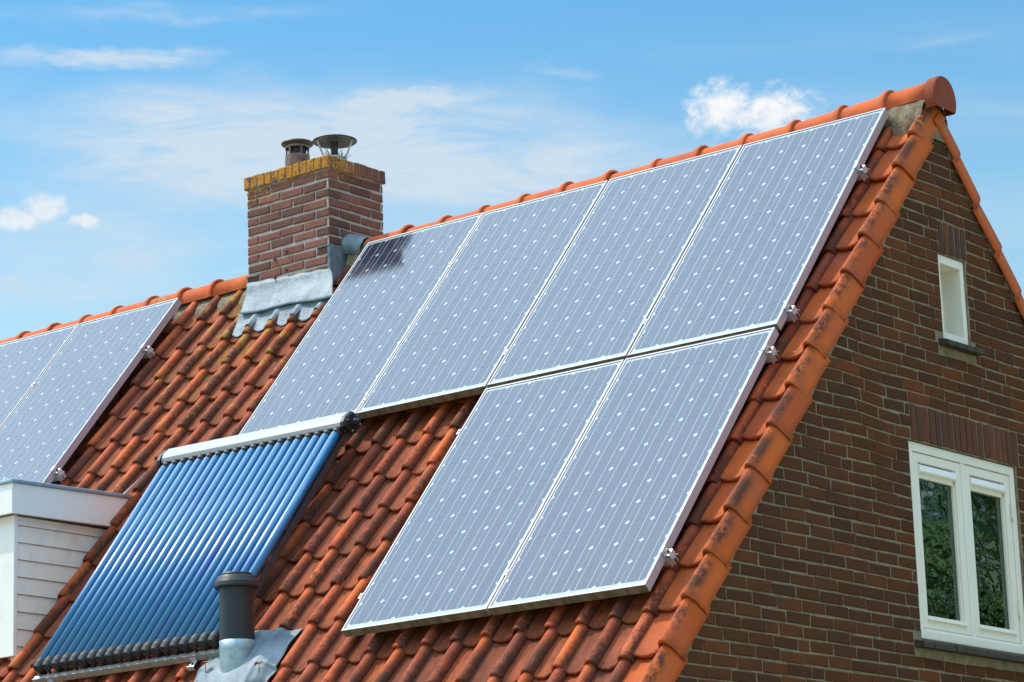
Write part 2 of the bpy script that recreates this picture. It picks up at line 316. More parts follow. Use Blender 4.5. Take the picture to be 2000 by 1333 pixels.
class MB:
    def __init__(s): s.V = []; s.F = []; s.M = []; s.A = {}
    def add(s, V, F, mi=0, **attrs):
        n = len(s.V); s.V += [Vector(v) for v in V]; s.F += [tuple(i + n for i in f) for f in F]; s.M += [mi] * len(F)
        for k, val in attrs.items():
            s.A.setdefault(k, [0.] * n); s.A[k] += (list(val) if hasattr(val, '__len__') else [val] * len(V))
        for k in s.A:
            if len(s.A[k]) < len(s.V): s.A[k] += [0.] * (len(s.V) - len(s.A[k]))
        return s
    def box(s, a, b, mi=0, X=None, **at):
        (x0, y0, z0), (x1, y1, z1) = a, b
        V = [Vector((x, y, z)) for z in (z0, z1) for y in (y0, y1) for x in (x0, x1)]
        if X: V = [X(v) for v in V]
        return s.add(V, [(0, 2, 3, 1), (4, 5, 7, 6), (0, 1, 5, 4), (1, 3, 7, 5), (3, 2, 6, 7), (2, 0, 4, 6)], mi, **at)
    def tube(s, p, q, r0, r1=None, n=20, mi=0, caps=True, **at):
        p, q = Vector(p), Vector(q); r1 = r0 if r1 is None else r1; d = (q - p).normalized()
        a = d.orthogonal().normalized(); b_ = d.cross(a)
        V = []
        for c, r in ((p, r0), (q, r1)): V += [c + (a * math.cos(2 * math.pi * i / n) + b_ * math.sin(2 * math.pi * i / n)) * r for i in range(n)]
        F = [(i, (i + 1) % n, n + (i + 1) % n, n + i) for i in range(n)]
        if caps: F += [tuple(range(n))[::-1], tuple(range(n, 2 * n))]
        return s.add(V, F, mi, **at)
    def lathe(s, c, prof, n=32, mi=0, axis=None, **at):
        c = Vector(c); V = []; m_ = len(prof)
        for r, z in prof: V += [c + Vector((r * math.cos(2 * math.pi * i / n), r * math.sin(2 * math.pi * i / n), z)) for i in range(n)]
        F = [(k * n + i, k * n + (i + 1) % n, (k + 1) * n + (i + 1) % n, (k + 1) * n + i) for k in range(m_ - 1) for i in range(n)]
        return s.add(V, F, mi, **at)
    def prism(s, poly, off, mi=0, **at):
        off = Vector(off); n = len(poly); V = [Vector(p) for p in poly]; V += [v + off for v in V]
        return s.add(V, [tuple(range(n))[::-1], tuple(range(n, 2 * n))] + [(i, (i + 1) % n, n + (i + 1) % n, n + i) for i in range(n)], mi, **at)
    def ob(s, name, ms, parent=None, origin=None, smooth=False, bevel=0., **kw):
        return mesh_ob(name, s.V, s.F, ms, parent, origin, s.A, smooth, s.M, bevel)
# ------------------------------------------------------------------ roof frame of reference
TH = R(49.9075); cT, sT = math.cos(TH), math.sin(TH)
ROOF_O = Vector((0, 0, 6.6)); SL = Vector((0, -cT, -sT)); NL = Vector((0, -sT, cT))
U0 = -1.0571; YR = .30
def uvw(u, v, w=0): return ROOF_O + Vector((u, 0, 0)) + SL * v + NL * w
def mirror(p): return Vector((p.x, 2 * YR - p.y, p.z))
def rot_frame(u, v, w):                                    # local x = along the ridge, y = up the slope, z = out of the roof
    p = uvw(u, v, w); M = Matrix(((1, 0, 0, p.x), (0, cT, -sT, p.y), (0, sT, cT, p.z), (0, 0, 0, 1))); return M
# ------------------------------------------------------------------ ground
g = MB(); N_ = 24; ext = 900
g.add([(-ext, -ext, 0), (ext, -ext, 0), (ext, ext, 0), (-ext, ext, 0)], [(0, 1, 2, 3)])
tag(g.ob('ground', 'grass'), kind='structure')
# ------------------------------------------------------------------ the house
HX0 = -13.0; VE = 5.8
HOUSE = (-6.5, YR, 0)
house = empty('brick_house', HOUSE, 'brick house with a steep orange tiled roof carrying solar panels', 'house')
def H(mb, name, ms, parent=None, **k):
    """a part of the house: vertices are in world space"""
    par = parent or house
    return mb.ob(name, ms, par, HOUSE if par is house or par.parent is house else HOUSE, **k)
YE = -cT * (VE - .06); YB = 2 * YR - YE; ZE = 6.6 - sT * (VE - .06) - .12
# -- bricks
def brick(mb, P0, ex, ez, n, w_, h_, rnd, proud=.006, z0=0.):
    """one brick: P0 = lower-left corner on the wall plane; ex, ez unit vectors; n outward"""
    j = lambda a: random.uniform(-a, a)
    c = [(0, 0), (w_, 0), (w_, h_), (0, h_)]; c = [(a + j(.0032), b_ + j(.0032)) for a, b_ in c]
    i = .0055; d = proud + j(.002)
    inn = [(c[0][0] + i, c[0][1] + i), (c[1][0] - i, c[1][1] + i), (c[2][0] - i, c[2][1] - i), (c[3][0] + i, c[3][1] - i)]
    V = [P0 + ex * a + ez * b_ - n * .006 for a, b_ in c] + [P0 + ex * a + ez * b_ + n * (d - .0035) for a, b_ in c] + [P0 + ex * a + ez * b_ + n * (d + j(.0008)) for a, b_ in inn]
    F = []
    for k in (0, 4): F += [(k + q, k + (q + 1) % 4, k + 4 + (q + 1) % 4, k + 4 + q) for q in range(4)]
    F.append((8, 9, 10, 11)); mb.add(V, F, 0, rnd=rnd)
GC = .0672; GL = .2225; JO = .0105
def wave(y, z):                                            # the courses wander a little, as they do in the old wall
    k = math.exp(-((z - 4.75) / .55) ** 2) * math.exp(-((y + .75) / .75) ** 2)
    return .007 * math.sin(y * 8 + z * 3) * k + .006 * noise.noise(Vector((y * 1.3, z * 1.3, 3)))
gb = MB(); ey = Vector((0, 1, 0)); ezz = Vector((0, 0, 1)); nx = Vector((1, 0, 0))
HOLES = [(.190, .492, 5.333, 5.837), (-.272, .914, 3.577, 4.684)]
LINT = [(.205, .515, 5.843, 6.040), (-.24, .955, 4.69, 4.830 + .0672)]
SILLS = [(.13, .54, 5.262, 5.333), (-.35, 1.0, 3.500, 3.577)]
ztop = 6.62
def gspan(z): return -(ztop - z) / (sT / cT) + .02 + YR - .30 + .26, 0
def wall_y(z):                                              # half-width of the gable at height z
    return max(0., (6.655 - z) * cT / sT)
row = 0; z = 2.0
z = 5.838 - GC * 60
def clip_span(a, b_, z0, z1):
    segs = [(a, b_)]
    for (h0, h1, g0, g1) in HOLES + LINT + SILLS:
        if z1 > g0 + .012 and z0 < g1 - .012:
            new = []
            for s0, s1 in segs:
                if s1 <= h0 or s0 >= h1: new.append((s0, s1)); continue
                if s0 < h0 - .03: new.append((s0, h0 - .008))
                if s1 > h1 + .03: new.append((h1 + .008, s1))
            segs = new
    return segs
while z < 6.60:
    hw = wall_y(z + GC); y = YR - hw - 1.0 + (0 if row % 2 else GL / 2); yy1 = YR + hw
    if z > ZE - .2 or True:
        while y < yy1:
            L = GL if random.random() > .07 else GL / 2
            L += random.uniform(-.004, .004)
            a, b_ = max(y, YR - hw), min(y + L - JO, yy1)
            if b_ - a > .03:
                for s0, s1 in clip_span(a, b_, z, z + GC - JO):
                    wz = wave((s0 + s1) / 2, z); r_ = random.random()
                    tl = (wave(s1, z) - wave(s0, z)) / max(.05, s1 - s0)
                    brick(gb, Vector((.0, s0, z + wave(s0, z))), (ey + ezz * tl).normalized(), ezz, nx, s1 - s0, GC - JO + random.uniform(-.003, .002), r_ ** 1.3)
            y += L
    z += GC; row += 1
H(gb, 'gable_bricks', 'gable_brick')
# mortar plane behind the bricks with the two window holes cut out
gw = MB(); ys = sorted({-3.4, 4.0} | {h[0] for h in HOLES} | {h[1] for h in HOLES}); 
def poly_clip(y0, y1, z0, z1):
    """convex polygon: rectangle clipped by both roof lines"""
    P = [Vector((0, y0, z0)), Vector((0, y1, z0)), Vector((0, y1, z1)), Vector((0, y0, z1))]
    for sgn in (1, -1):
        f_ = lambda p: (6.650 - p.z) * cT / sT - sgn * (p.y - YR)
        Q = []
        for i in range(len(P)):
            a, b_ = P[i], P[(i + 1) % len(P)]; fa, fb = f_(a), f_(b_)
            if fa >= 0: Q.append(a)
            if fa * fb < 0: Q.append(a.lerp(b_, fa / (fa - fb)))
        P = Q
        if len(P) < 3: return []
    return P
(a0, a1, c0, c1), (b0, b1, d0, d1) = HOLES
WY0, WY1 = YE + .25, 2 * YR - YE - .25
for r_ in [(WY0, WY1, 0, d0), (WY0, b0, d0, d1), (b1, WY1, d0, d1), (WY0, WY1, d1, c0), (WY0, a0, c0, c1), (a1, WY1, c0, c1), (WY0, WY1, c1, 6.9)]:
    P_ = poly_clip(*r_)
    if len(P_) > 2: gw.add(P_, [tuple(range(len(P_)))])
# reveals of the holes
for (h0, h1, g0, g1) in HOLES:
    for (p, q) in [((h0, g0), (h0, g1)), ((h0, g1), (h1, g1)), ((h1, g1), (h1, g0)), ((h1, g0), (h0, g0))]:
        gw.add([(0, p[0], p[1]), (0, q[0], q[1]), (-.24, q[0], q[1]), (-.24, p[0], p[1])], [(0, 1, 2, 3)])
gable = H(gw, 'gable_wall', 'mortar')
# soldier-course lintels
for (h0, h1, g0, g1), n_ in zip(LINT, (5, 18)):
    lb = MB(); wd = (h1 - h0) / n_
    for i in range(n_):
        brick(lb, Vector((.0, h0 + i * wd + .004, g0 + random.uniform(-.002, .002))), ey, ezz, nx, wd - .010, g1 - g0 - .010, random.random(), .007)
    H(lb, 'soldier_lintel', 'lintel_brick')
for (h0, h1, g0, g1) in SILLS:                               # sills of dark brick-on-edge, sloping outwards
    sb = MB(); n_ = max(3, round((h1 - h0) / .115)); wd = (h1 - h0) / n_
    for i in range(n_):
        y0 = h0 + i * wd + .002; y1 = y0 + wd - .005; t_ = random.uniform(-.003, .003); big = h1 > .9
        zt_, zb_ = (g1 - .006, g1 - .034) if big else (g1 - .012, g1 - .036)
        sb.prism([(-.05, y0, g1 + .004), (.062 + t_, y0, zt_ - .012 + t_), (.064 + t_, y0, zb_ - .020), (-.05, y0, zb_ - .012)], (0, y1 - y0, 0))
    H(sb, 'brick_sill', 'sill_brick', bevel=.004)
# other walls and the dark inside of the house
ow = MB()
ow.box((HX0, YE + .25, 0), (-.25, YE + .50, ZE + .30)); ow.box((HX0, WY1 - .25, 0), (-.25, WY1, ZE + .30))
ow.prism([(HX0, WY0, 0), (HX0, WY1, 0), (HX0, WY1, ZE + .25), (HX0, YR, 6.6), (HX0, WY0, ZE + .25)], (.25, 0, 0))
H(ow, 'outer_wall', 'gable_brick')
inn = MB(); inn.box((-1.6, -1.7, 3.1), (-.26, 2.3, 3.12)); inn.box((-1.4, -1.0, 3.121), (-1.38, 1.6, 4.75))
H(inn, 'room_interior', 'interior')
# ------------------------------------------------------------------ roof
roof_e = None
ul = MB()                                                    # roof boarding under the tiles
for mf in (lambda p: p, mirror):
    V = [uvw(HX0, -.26, -.205), uvw(-.02, -.26, -.205), uvw(-.02, VE, -.205), uvw(HX0, VE, -.205), uvw(HX0, -.26, -.185), uvw(-.02, -.26, -.185), uvw(-.02, VE, -.185), uvw(HX0, VE, -.185)]
    ul.add([mf(p) for p in V], [(0, 1, 2, 3), (4, 5, 6, 7), (0, 1, 5, 4), (1, 2, 6, 5), (2, 3, 7, 6), (3, 0, 4, 7)])
roof = H(ul, 'roof', 'underlay')
GA = .3179; V_FIRST = .077; WB = -.138; RW = .073; RH = .056
cols = [-.297, -.50, -.705, -.905, -1.11, -1.323, -1.523, -1.723, -1.924, -2.124, -2.324, -2.524, -2.727, -2.932, -3.135]
cols += [-3.135 - .2027 * i for i in range(1, 7)] + [-4.554, -4.769, -4.975, -5.185, -5.395, -5.61, -5.823, -6.049]
while cols[-1] > HX0: cols.append(cols[-1] - .209)
vg = -.070
lefts = [vg] + cols                                          # roll-left positions, right to left
def lichf(u, v):                                             # how much lichen the place carries: most round the chimney
    return max(0., min(1., math.exp(-((u + 5.15) / .85) ** 2) * (1.15 - .42 * max(0, v)) + .5 * math.exp(-((u + .1) / .25) ** 2) * math.exp(-(v / .5) ** 2) + .12 * noise.noise(Vector((u, v, 0)))))
def profile(pl, ul_):
    """cross-section of one pan tile: (u, h, cross coordinate)"""
    a = pl + RW - .016; W_ = ul_ - a
    pts = [(a, .019, 0.), (a + .012, .012, .05), (a + W_ * .28, .0, .2), (a + W_ * .55, -.003, .35), (a + W_ * .80, .004, .5), (ul_ - .005, .017, .58), (ul_ + .001, .030, .62)]
    for k in range(7):
        an = math.pi * (1 - (k + .35) / 6.7); pts.append((ul_ + RW / 2 + math.cos(an) * RW / 2, .016 + math.sin(an) * (RH - .016), .66 + .28 * k / 6))
    pts += [(ul_ + RW + .0005, .012, .97), (ul_ + RW - .001, -.006, 1.)]
    return pts
def verge_profile(pl, ul_):
    a = pl + RW - .016; W_ = ul_ - a
    pts = [(a, .018, 0.), (a + .014, .011, .05), (a + W_ * .30, .004, .12), (a + W_ * .55, .003, .2), (a + W_ * .80, .008, .28), (ul_ - .006, .018, .33), (ul_ + .001, .034, .36)]
    for k in range(5):
        an = math.pi * (1 - (k + .3) / 5.2); pts.append((ul_ + .034 + math.cos(an) * .034, .018 + math.sin(an) * .056, .40 + .05 * k))
    pts += [(ul_ + .070, .034, .68), (ul_ + .077, .006, .78), (ul_ + .084, -.030, .88), (ul_ + .091, -.064, .97), (ul_ + .082, -.066, 1.)]
    return pts
def add_tile(mb, prof, vn, k, mf, u_ref, verge=False, lo=0.):
    ju, jv, jt, jr = random.gauss(0, .0030), random.gauss(0, .0052), random.gauss(0, .0018), random.gauss(0, .010)
    if verge: ju *= .6
    CE = .36 if verge else .62
    vt = max(vn - GA - .03, -.285)
    stations = [(0., vt), (.25, vn - .24), (.5, vn - .16), (.75, vn - .08), (.97, vn - .010), (1., vn)]
    V = []; cr = []; al = []
    n = len(prof)
    for s, v in stations:
        for (u, h, c) in prof:
            dr = -.0045 if s == 1. else (-.0008 if s == .97 else 0)
            wv = WB - (.032 if verge else .025) * (vn - v) / GA + h + dr + jt + (.006 if verge else 0)
            bow = .018 * math.sin(min(1, c / CE) * math.pi) * s ** 3 if c < CE else 0
            uu = u + ju + jr * (v - vn)
            uu += (-.003 if .62 < c < .8 else 0) * (1 - s) * 0
            V.append(uvw(uu, v + jv + bow + random.uniform(-.0006, .0006) * s, wv)); cr.append(c); al.append(s)
    for (u, h, c) in prof:                                    # thickness at the nose
        bow = .018 * math.sin(min(1, c / CE) * math.pi) if c < CE else 0
        V.append(uvw(u + ju, vn + jv + bow - .002, WB + h + jt - (.019 if verge else .020))); cr.append(c); al.append(1.)
    for (u, h, c) in prof:
        V.append(uvw(u + ju, vn + jv - .045, WB + h + jt - .0165)); cr.append(c); al.append(1.)
    V = [mf(p) for p in V]
    F = [(r * n + i, r * n + i + 1, (r + 1) * n + i + 1, (r + 1) * n + i) for r in range(len(stations) + 1) for i in range(n - 1)]
    r1 = random.random(); 
    mb.add(V, F, 0, rnd=r1, rnd2=random.random(), cr=cr, al=al, lich=lichf(u_ref, vn) if mf is not mirror else .2)
NR = 18
for side, mf in (('front', lambda p: p), ('back', mirror)):
    tb = MB(); vb = MB(); BK = side == 'back'
    for k in range(NR):
        vn = V_FIRST + GA * k
        for i, ul_ in enumerate(lefts):
            if i == 0:
                pl = lefts[1]; add_tile(vb, verge_profile(pl, ul_)[:-4] + [(ul_ + .080, .002, .78), (ul_ + .092, -.050, .88), (ul_ + .103, -.105, .97), (ul_ + .094, -.108, 1.)] if BK else verge_profile(pl, ul_), vn - .05, k, mf, ul_, True)
            elif i < len(lefts) - 1:
                if side == 'front' and -5.37 < ul_ < -4.60 and vn < .10: continue      # the chimney passes through here
                if side == 'back' and ul_ < -9.0: continue
                add_tile(tb, profile(lefts[i + 1], ul_), vn, k, mf, ul_)
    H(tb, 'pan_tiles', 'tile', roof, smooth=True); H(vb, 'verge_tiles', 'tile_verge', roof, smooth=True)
# ridge
def zr(x):
    pts = [(-13, 6.80), (-8, 6.815), (-5.8, 6.825), (-4.4, 6.852), (-1, 6.868), (-.6, 6.885), (-.3, 6.903), (.1, 6.915)]
    for (a, za), (b_, zb) in zip(pts, pts[1:]):
        if a <= x <= b_: return za + (zb - za) * (x - a) / (b_ - a)
    return pts[0][1] if x < -13 else pts[-1][1]
joints = [-.282, -.605, -.942, -1.29, -1.631, -1.968, -2.333, -2.686, -3.036, -3.371, -3.71, -4.042, -4.40]
jl = [-5.31, -5.822, -6.144, -6.478, -6.84, -7.182, -7.525, -7.853]
while jl[-1] > HX0: jl.append(jl[-1] - .343)
rb = MB()
def ridge_tile(x0, x1, bell=True, r=.097):
    """half-round ridge tile from x0 (spigot, left) to x1 (bell, right)"""
    L = x1 - x0
    st = [(0, .0), (.05, .0), (L - .085, .001), (L - .06, .006), (L - .040, .016), (L - .020, .021), (L - .004, .021), (L, .016)] if bell else [(0, 0), (L * .5, 0), (L, 0)]
    jy, jz, tl = random.gauss(0, .003), random.gauss(0, .003), random.gauss(0, .004)
    n = 19; V = []; al = []; cr = []
    for s, dr in st:
        zc = zr(x0 + s) - .021 - r
        for i in range(n):
            a = R(-14) + R(208) * i / (n - 1)
            V.append((x0 + s, YR + jy + tl * s - math.cos(a) * (r + dr), zc + jz + math.sin(a) * (r + dr))); al.append(.10 + .3 * s); cr.append(.70)
    zc = zr(x1) - .021 - r
    for i in range(n):
        a = R(-14) + R(208) * i / (n - 1); rr = r + (.003 if bell else -.014); V.append((x1, YR + jy + tl * L - math.cos(a) * rr, zc + jz + math.sin(a) * rr)); al.append(.2); cr.append(.70)
    for i in range(n):                                        # inner skin so that the end has thickness
        a = R(-14) + R(208) * i / (n - 1); V.append((x0, YR + jy - math.cos(a) * (r - .014), zr(x0) - .021 - r + jz + math.sin(a) * (r - .014))); al.append(.2); cr.append(.70)
    m_ = len(st); F = [(k * n + i, k * n + i + 1, (k + 1) * n + i + 1, (k + 1) * n + i) for k in range(m_) for i in range(n - 1)]
    F += [(i, i + 1, (m_ + 1) * n + i + 1, (m_ + 1) * n + i) for i in range(n - 1)]
    li = .55 if x0 < -5.0 and x0 > -6.5 else (.25 if random.random() < .4 else .0)
    rb.add(V, F, 0, rnd=.52 + random.random() * .3, rnd2=random.random() * .22, cr=cr, al=al, lich=li)
ridge_tile(joints[0] - .012, .0, False)
for a, b_ in zip(joints, joints[1:]): ridge_tile(b_ - .012 if b_ != joints[-1] else b_, a)
H(rb, 'ridge_tiles', 'tile', roof, smooth=True); rb = MB()
for a, b_ in zip(jl, jl[1:]): ridge_tile(b_ - .012, a, a != jl[0])
H(rb, 'ridge_tiles', 'tile', roof, smooth=True)
# end cap of the ridge at the gable: a wide short barrel closed by a disc
ec = MB(); rr = .128; n = 22; X0, X1 = -.006, .062; yc, zc = YR - .005, 6.772
ring = [(yc - math.cos(R(-30) + R(240) * i / n) * rr * (1.0), zc + math.sin(R(-30) + R(240) * i / n) * rr * 1.08) for i in range(n + 1)]
ring2 = [(yc + (y_ - yc) * .965, zc + (z_ - zc) * .965) for y_, z_ in ring]
st = [(X0, ring2), (X0 + .004, ring), (X1 - .010, ring), (X1, ring2)]
V = [(x_, y_, z_) for x_, rg_ in st for y_, z_ in rg_]; m_ = n + 1
F = [(k * m_ + i, k * m_ + i + 1, (k + 1) * m_ + i + 1, (k + 1) * m_ + i) for k in range(3) for i in range(n)]
V2 = len(V); V += [(X0, yc + (y_ - yc) * .74, zc + (z_ - zc) * .74) for y_, z_ in ring]; F += [(i, i + 1, V2 + i + 1, V2 + i) for i in range(n)]
F.append(tuple(3 * m_ + i for i in range(m_)))
ec.add(V, F, 0, rnd=.05, rnd2=1.0, cr=.72, al=.5, lich=.2)
H(ec, 'ridge_end_cap', 'tile', roof)
# mortar bedding between ridge tiles and the top course, both slopes
def tile_h(u, v=0.):
    for i in range(len(lefts) - 1):
        if u > lefts[i + 1] + RW - .016:
            ul_ = lefts[i]
            pr_ = profile(lefts[i + 1], ul_)
            for p, q in zip(pr_, pr_[1:]):
                if p[0] <= u <= q[0] and q[0] > p[0]: return p[1] + (q[1] - p[1]) * (u - p[0]) / (q[0] - p[0])
            return .012
    return 0.
def tile_w(u, v):
    k = math.ceil((v - V_FIRST) / GA - 1e-6); vn = V_FIRST + GA * k
    return WB - .025 * (vn - v) / GA + tile_h(u)
for mf in (lambda p: p, mirror):
    mo = MB(); us = [-.02 - .022 * i for i in range(int(12.9 / .022))]; n = 7; V = []; F = []
    for u in us:
        ve = -.115 + .03 * noise.noise(Vector((u * 5, 0, 1))) + (.060 if tile_h(u) < .012 else -.01)
        for j in range(n):
            t_ = j / (n - 1); v = -.27 + (ve + .27) * t_
            wtop = -.086 + (zr(u) - 6.868) * .9 ; wv = wtop * (1 - t_ ** 2) + (tile_w(u, ve) + .004) * t_ ** 2 + .010 * noise.noise(Vector((u * 14, v * 14, 0)))
            V.append(mf(uvw(u, v, wv if j < n - 1 else tile_w(u, ve) - .01)))
    for i in range(len(us) - 1):
        for j in range(n - 1): F.append((i * n + j, i * n + j + 1, (i + 1) * n + j + 1, (i + 1) * n + j))
    mo.add(V, F); H(mo, 'mortar_bedding', 'mortar_bed', roof, smooth=True)
# cement fillet where the gable wall meets the tiles of the far slope and of the near slope
cf = MB()
for sgn in (1, -1):
    V = []; F = []; K = 60
    for i in range(K + 1):
        s = i / K * 4.6; 
        for j, (dz, x_) in enumerate([(0, .014 if sgn > 0 else .007), (-.045 + .012 * noise.noise(Vector((s * 5, sgn, 0))), .012 if sgn > 0 else .006), ((-.100 if sgn > 0 else -.060) + .03 * noise.noise(Vector((s * 4, sgn, 5))), .003)]):
            yy = sgn * s * cT; V.append((x_, YR + yy, 6.655 - s * sT + dz + .0))
    for i in range(K):
        for j in range(2): F.append((i * 3 + j, i * 3 + j + 1, (i + 1) * 3 + j + 1, (i + 1) * 3 + j))
    cf.add(V, F)
cf.prism([(.010, YR - .12, 6.52), (.010, YR + .12, 6.52), (.010, YR + .01, 6.650), (.010, YR - .01, 6.650)], (.010, 0, 0))
H(cf, 'verge_mortar', 'mortar', roof, smooth=False)
for y_ in (YE - .03, 2 * YR - YE + .03):                      # gutters at the eaves
    V = []; n = 10; gu = MB()
    for x_ in (HX0, -.05): V += [(x_, y_ + .07 * math.cos(math.pi * (1 + i / n)), ZE + .05 + .07 * math.sin(math.pi * (1 + i / n))) for i in range(n + 1)]
    gu.add(V, [(i, i + 1, n + 2 + i, n + 1 + i) for i in range(n)]); H(gu, 'gutter', 'zinc', smooth=True)
# ------------------------------------------------------------------ chimney
CX0, CX1, CY0, CY1 = -5.323, -4.562, .046, .592
CB, CT_ = 6.15, 7.311
CO = Vector(((CX0 + CX1) / 2, CY0, 6.434))
def HC(mb, name, ms, par=None, **k):
    """chimney pieces keep an origin of their own (object space is used by their material)"""
    V = mb.V; me_o = mb.ob(name, ms, None, CO, **k); me_o.location = (0, 0, 0); p = par or house
    me_o.parent = p; me_o.location = CO - Vector(HOUSE) if p is house else (0, 0, 0); return me_o
cm = MB(); cm.box((CX0 + .004, CY0 + .004, CB), (CX1 - .004, CY1 - .004, CT_ + .085))
chim = HC(cm, 'chimney', 'chimney_mortar')
cb_ = MB(); cc = .0664
faces = [(Vector((CX0, CY0, 0)), Vector((1, 0, 0)), Vector((0, -1, 0)), CX1 - CX0), (Vector((CX1, CY0, 0)), Vector((0, 1, 0)), Vector((1, 0, 0)), CY1 - CY0),
         (Vector((CX1, CY1, 0)), Vector((-1, 0, 0)), Vector((0, 1, 0)), CX1 - CX0), (Vector((CX0, CY1, 0)), Vector((0, -1, 0)), Vector((-1, 0, 0)), CY1 - CY0)]
nrow = 17
for fi, (O_, ex_, n_, L_) in enumerate(faces):
    for r_ in range(nrow):
        zz = CT_ - cc * (r_ + 1) + .004; x = 0.; first = (r_ + fi) % 2
        if fi % 2 == 0: seq = [.098] if first else [.208]
        else: seq = [.098] if first else [.208]
        while sum(seq) + .0115 * len(seq) < L_ - .005: seq.append(.200)
        for i_, b_ in enumerate(seq):
            b2 = min(b_, L_ - x)
            if b2 > .02: 
                droop = .003 * math.sin(r_ * 2.1 + i_)
                brick(cb_, O_ + ex_ * x + Vector((0, 0, zz + droop)), ex_, Vector((0, 0, 1)), n_, b2, cc - .0155, random.random(), .004)
            x += b_ + .0115
HC(cb_, 'chimney_bricks', 'chimney_brick', chim)
cp = MB(); PR = .020; H_ = .093                                   # top course: bricks on end, projecting a little
cp.box((CX0 - PR + .007, CY0 - PR + .007, CT_ + .001), (CX1 + PR - .007, CY1 + PR - .007, CT_ + H_ - .007), 1)
for O_, ex_, n_, L_ in faces:
    L2 = L_ + 2 * PR; m_ = round(L2 / .066); wd = L2 / m_; O2 = O_ - ex_ * PR + n_ * PR
    for i_ in range(m_):
        brick(cp, O2 + ex_ * (i_ * wd + .003) + Vector((0, 0, CT_ + .001 + random.uniform(0, .003))) - n_ * .002, ex_, Vector((0, 0, 1)), n_, wd - .009, H_ - .005, random.random(), .002)
HC(cp, 'cap_course', ['chimney_brick', 'chimney_mortar'], chim)
# short bolts left in the front face
for px_, pz_ in [(-5.066, 6.768), (-4.96, 6.803), (-5.066, 6.638), (-4.96, 6.673)]:
    mb = MB(); mb.tube((px_, CY0 + .01, pz_), (px_, CY0 - .026, pz_ + .002), .006, n=10); mb.tube((px_, CY0 - .004, pz_), (px_, CY0 - .012, pz_), .011, n=6)
    HC(mb, 'anchor_bolt', 'steel_aged', chim)
# cowls
c1 = Vector((-5.106, .325, 0)); k1 = MB(); zb = CT_ + H_ - .01; zt = 7.660
k1.lathe((c1.x, c1.y, 0), [(.083, zb), (.083, zb + .045)], 36); k1.lathe((c1.x, c1.y, 0), [(.062, zb), (.062, zt)], 36, 1)
for z0_, z1_ in ((zb + .045, zb + .105), (zt - .085, zt - .025)):
    for i_ in range(6):
        a = i_ * math.pi / 3 + .55
        pr_ = [(c1.x + r_ * math.cos(a + s_), c1.y + r_ * math.sin(a + s_), z0_) for r_, s_ in ((.082, -.10), (.082, .10), (.072, .10), (.072, -.10))]
        k1.prism(pr_, (0, 0, z1_ - z0_))
for z0_, z1_ in ((zb + .038, zb + .050), (zb + .100, zt - .082), (zt - .030, zt - .006)):
    k1.lathe((c1.x, c1.y, 0), [(.073, z0_), (.086, z0_), (.0875, (z0_ + z1_) / 2), (.086, z1_), (.073, z1_)], 36)
k1.lathe((c1.x, c1.y, 0), [(.0, zt - .012), (.096, zt - .010), (.111, zt - .002), (.114, zt + .006), (.110, zt + .013), (.08, zt + .020), (0, zt + .022)], 40, 2)
HC(k1, 'flue_cowl', ['steel_aged', 'black_plastic', 'cowl_dark'], chim, smooth=False)
c2 = Vector((-4.753, .325, 0)); k2 = MB(); zd = 7.602
k2.lathe((c2.x, c2.y, 0), [(.072, zb), (.072, 7.473), (.077, 7.476), (.077, 7.485), (.070, 7.487), (.066, 7.46)], 36, 0)
k2.lathe((c2.x, c2.y, 0), [(0, zd + .038), (.08, zd + .016), (.15, zd - .003), (.155, zd + .001), (.155, zd + .005), (.13, zd + .016), (.07, zd + .036), (0, zd + .052)], 48, 1)
for a in (R(-118), R(22), R(140)):
    d_ = Vector((math.cos(a), math.sin(a), 0)); s_ = Vector((-d_.y, d_.x, 0)) * .012
    for (p_, q_) in ((c2 + d_ * .078 + Vector((0, 0, 7.41)), c2 + d_ * .080 + Vector((0, 0, 7.488))), (c2 + d_ * .080 + Vector((0, 0, 7.488)), c2 + d_ * .128 + Vector((0, 0, zd + .003)))):
        k2.prism([p_ - s_, p_ + s_, q_ + s_, q_ - s_], d_ * .004, 2)
k2.tube(c2 + Vector((0, 0, 7.46)), c2 + Vector((0, 0, zd)), .022, n=10, mi=1)
for i_ in range(26):                                        # stray twigs of an old nest
    a = random.uniform(0, 6.28); r_ = random.uniform(.02, .065); p_ = c2 + Vector((math.cos(a) * r_, math.sin(a) * r_, 7.475)); a2 = a + random.uniform(-.9, .9)
    q_ = p_ + Vector((math.cos(a2) * random.uniform(.02, .07), math.sin(a2) * random.uniform(.02, .07), random.uniform(.02, .075))); k2.tube(p_, q_, .0016, n=4, mi=1)
HC(k2, 'rain_cowl', ['galvanised', 'cowl_dark', 'galvanised'], chim, smooth=False)
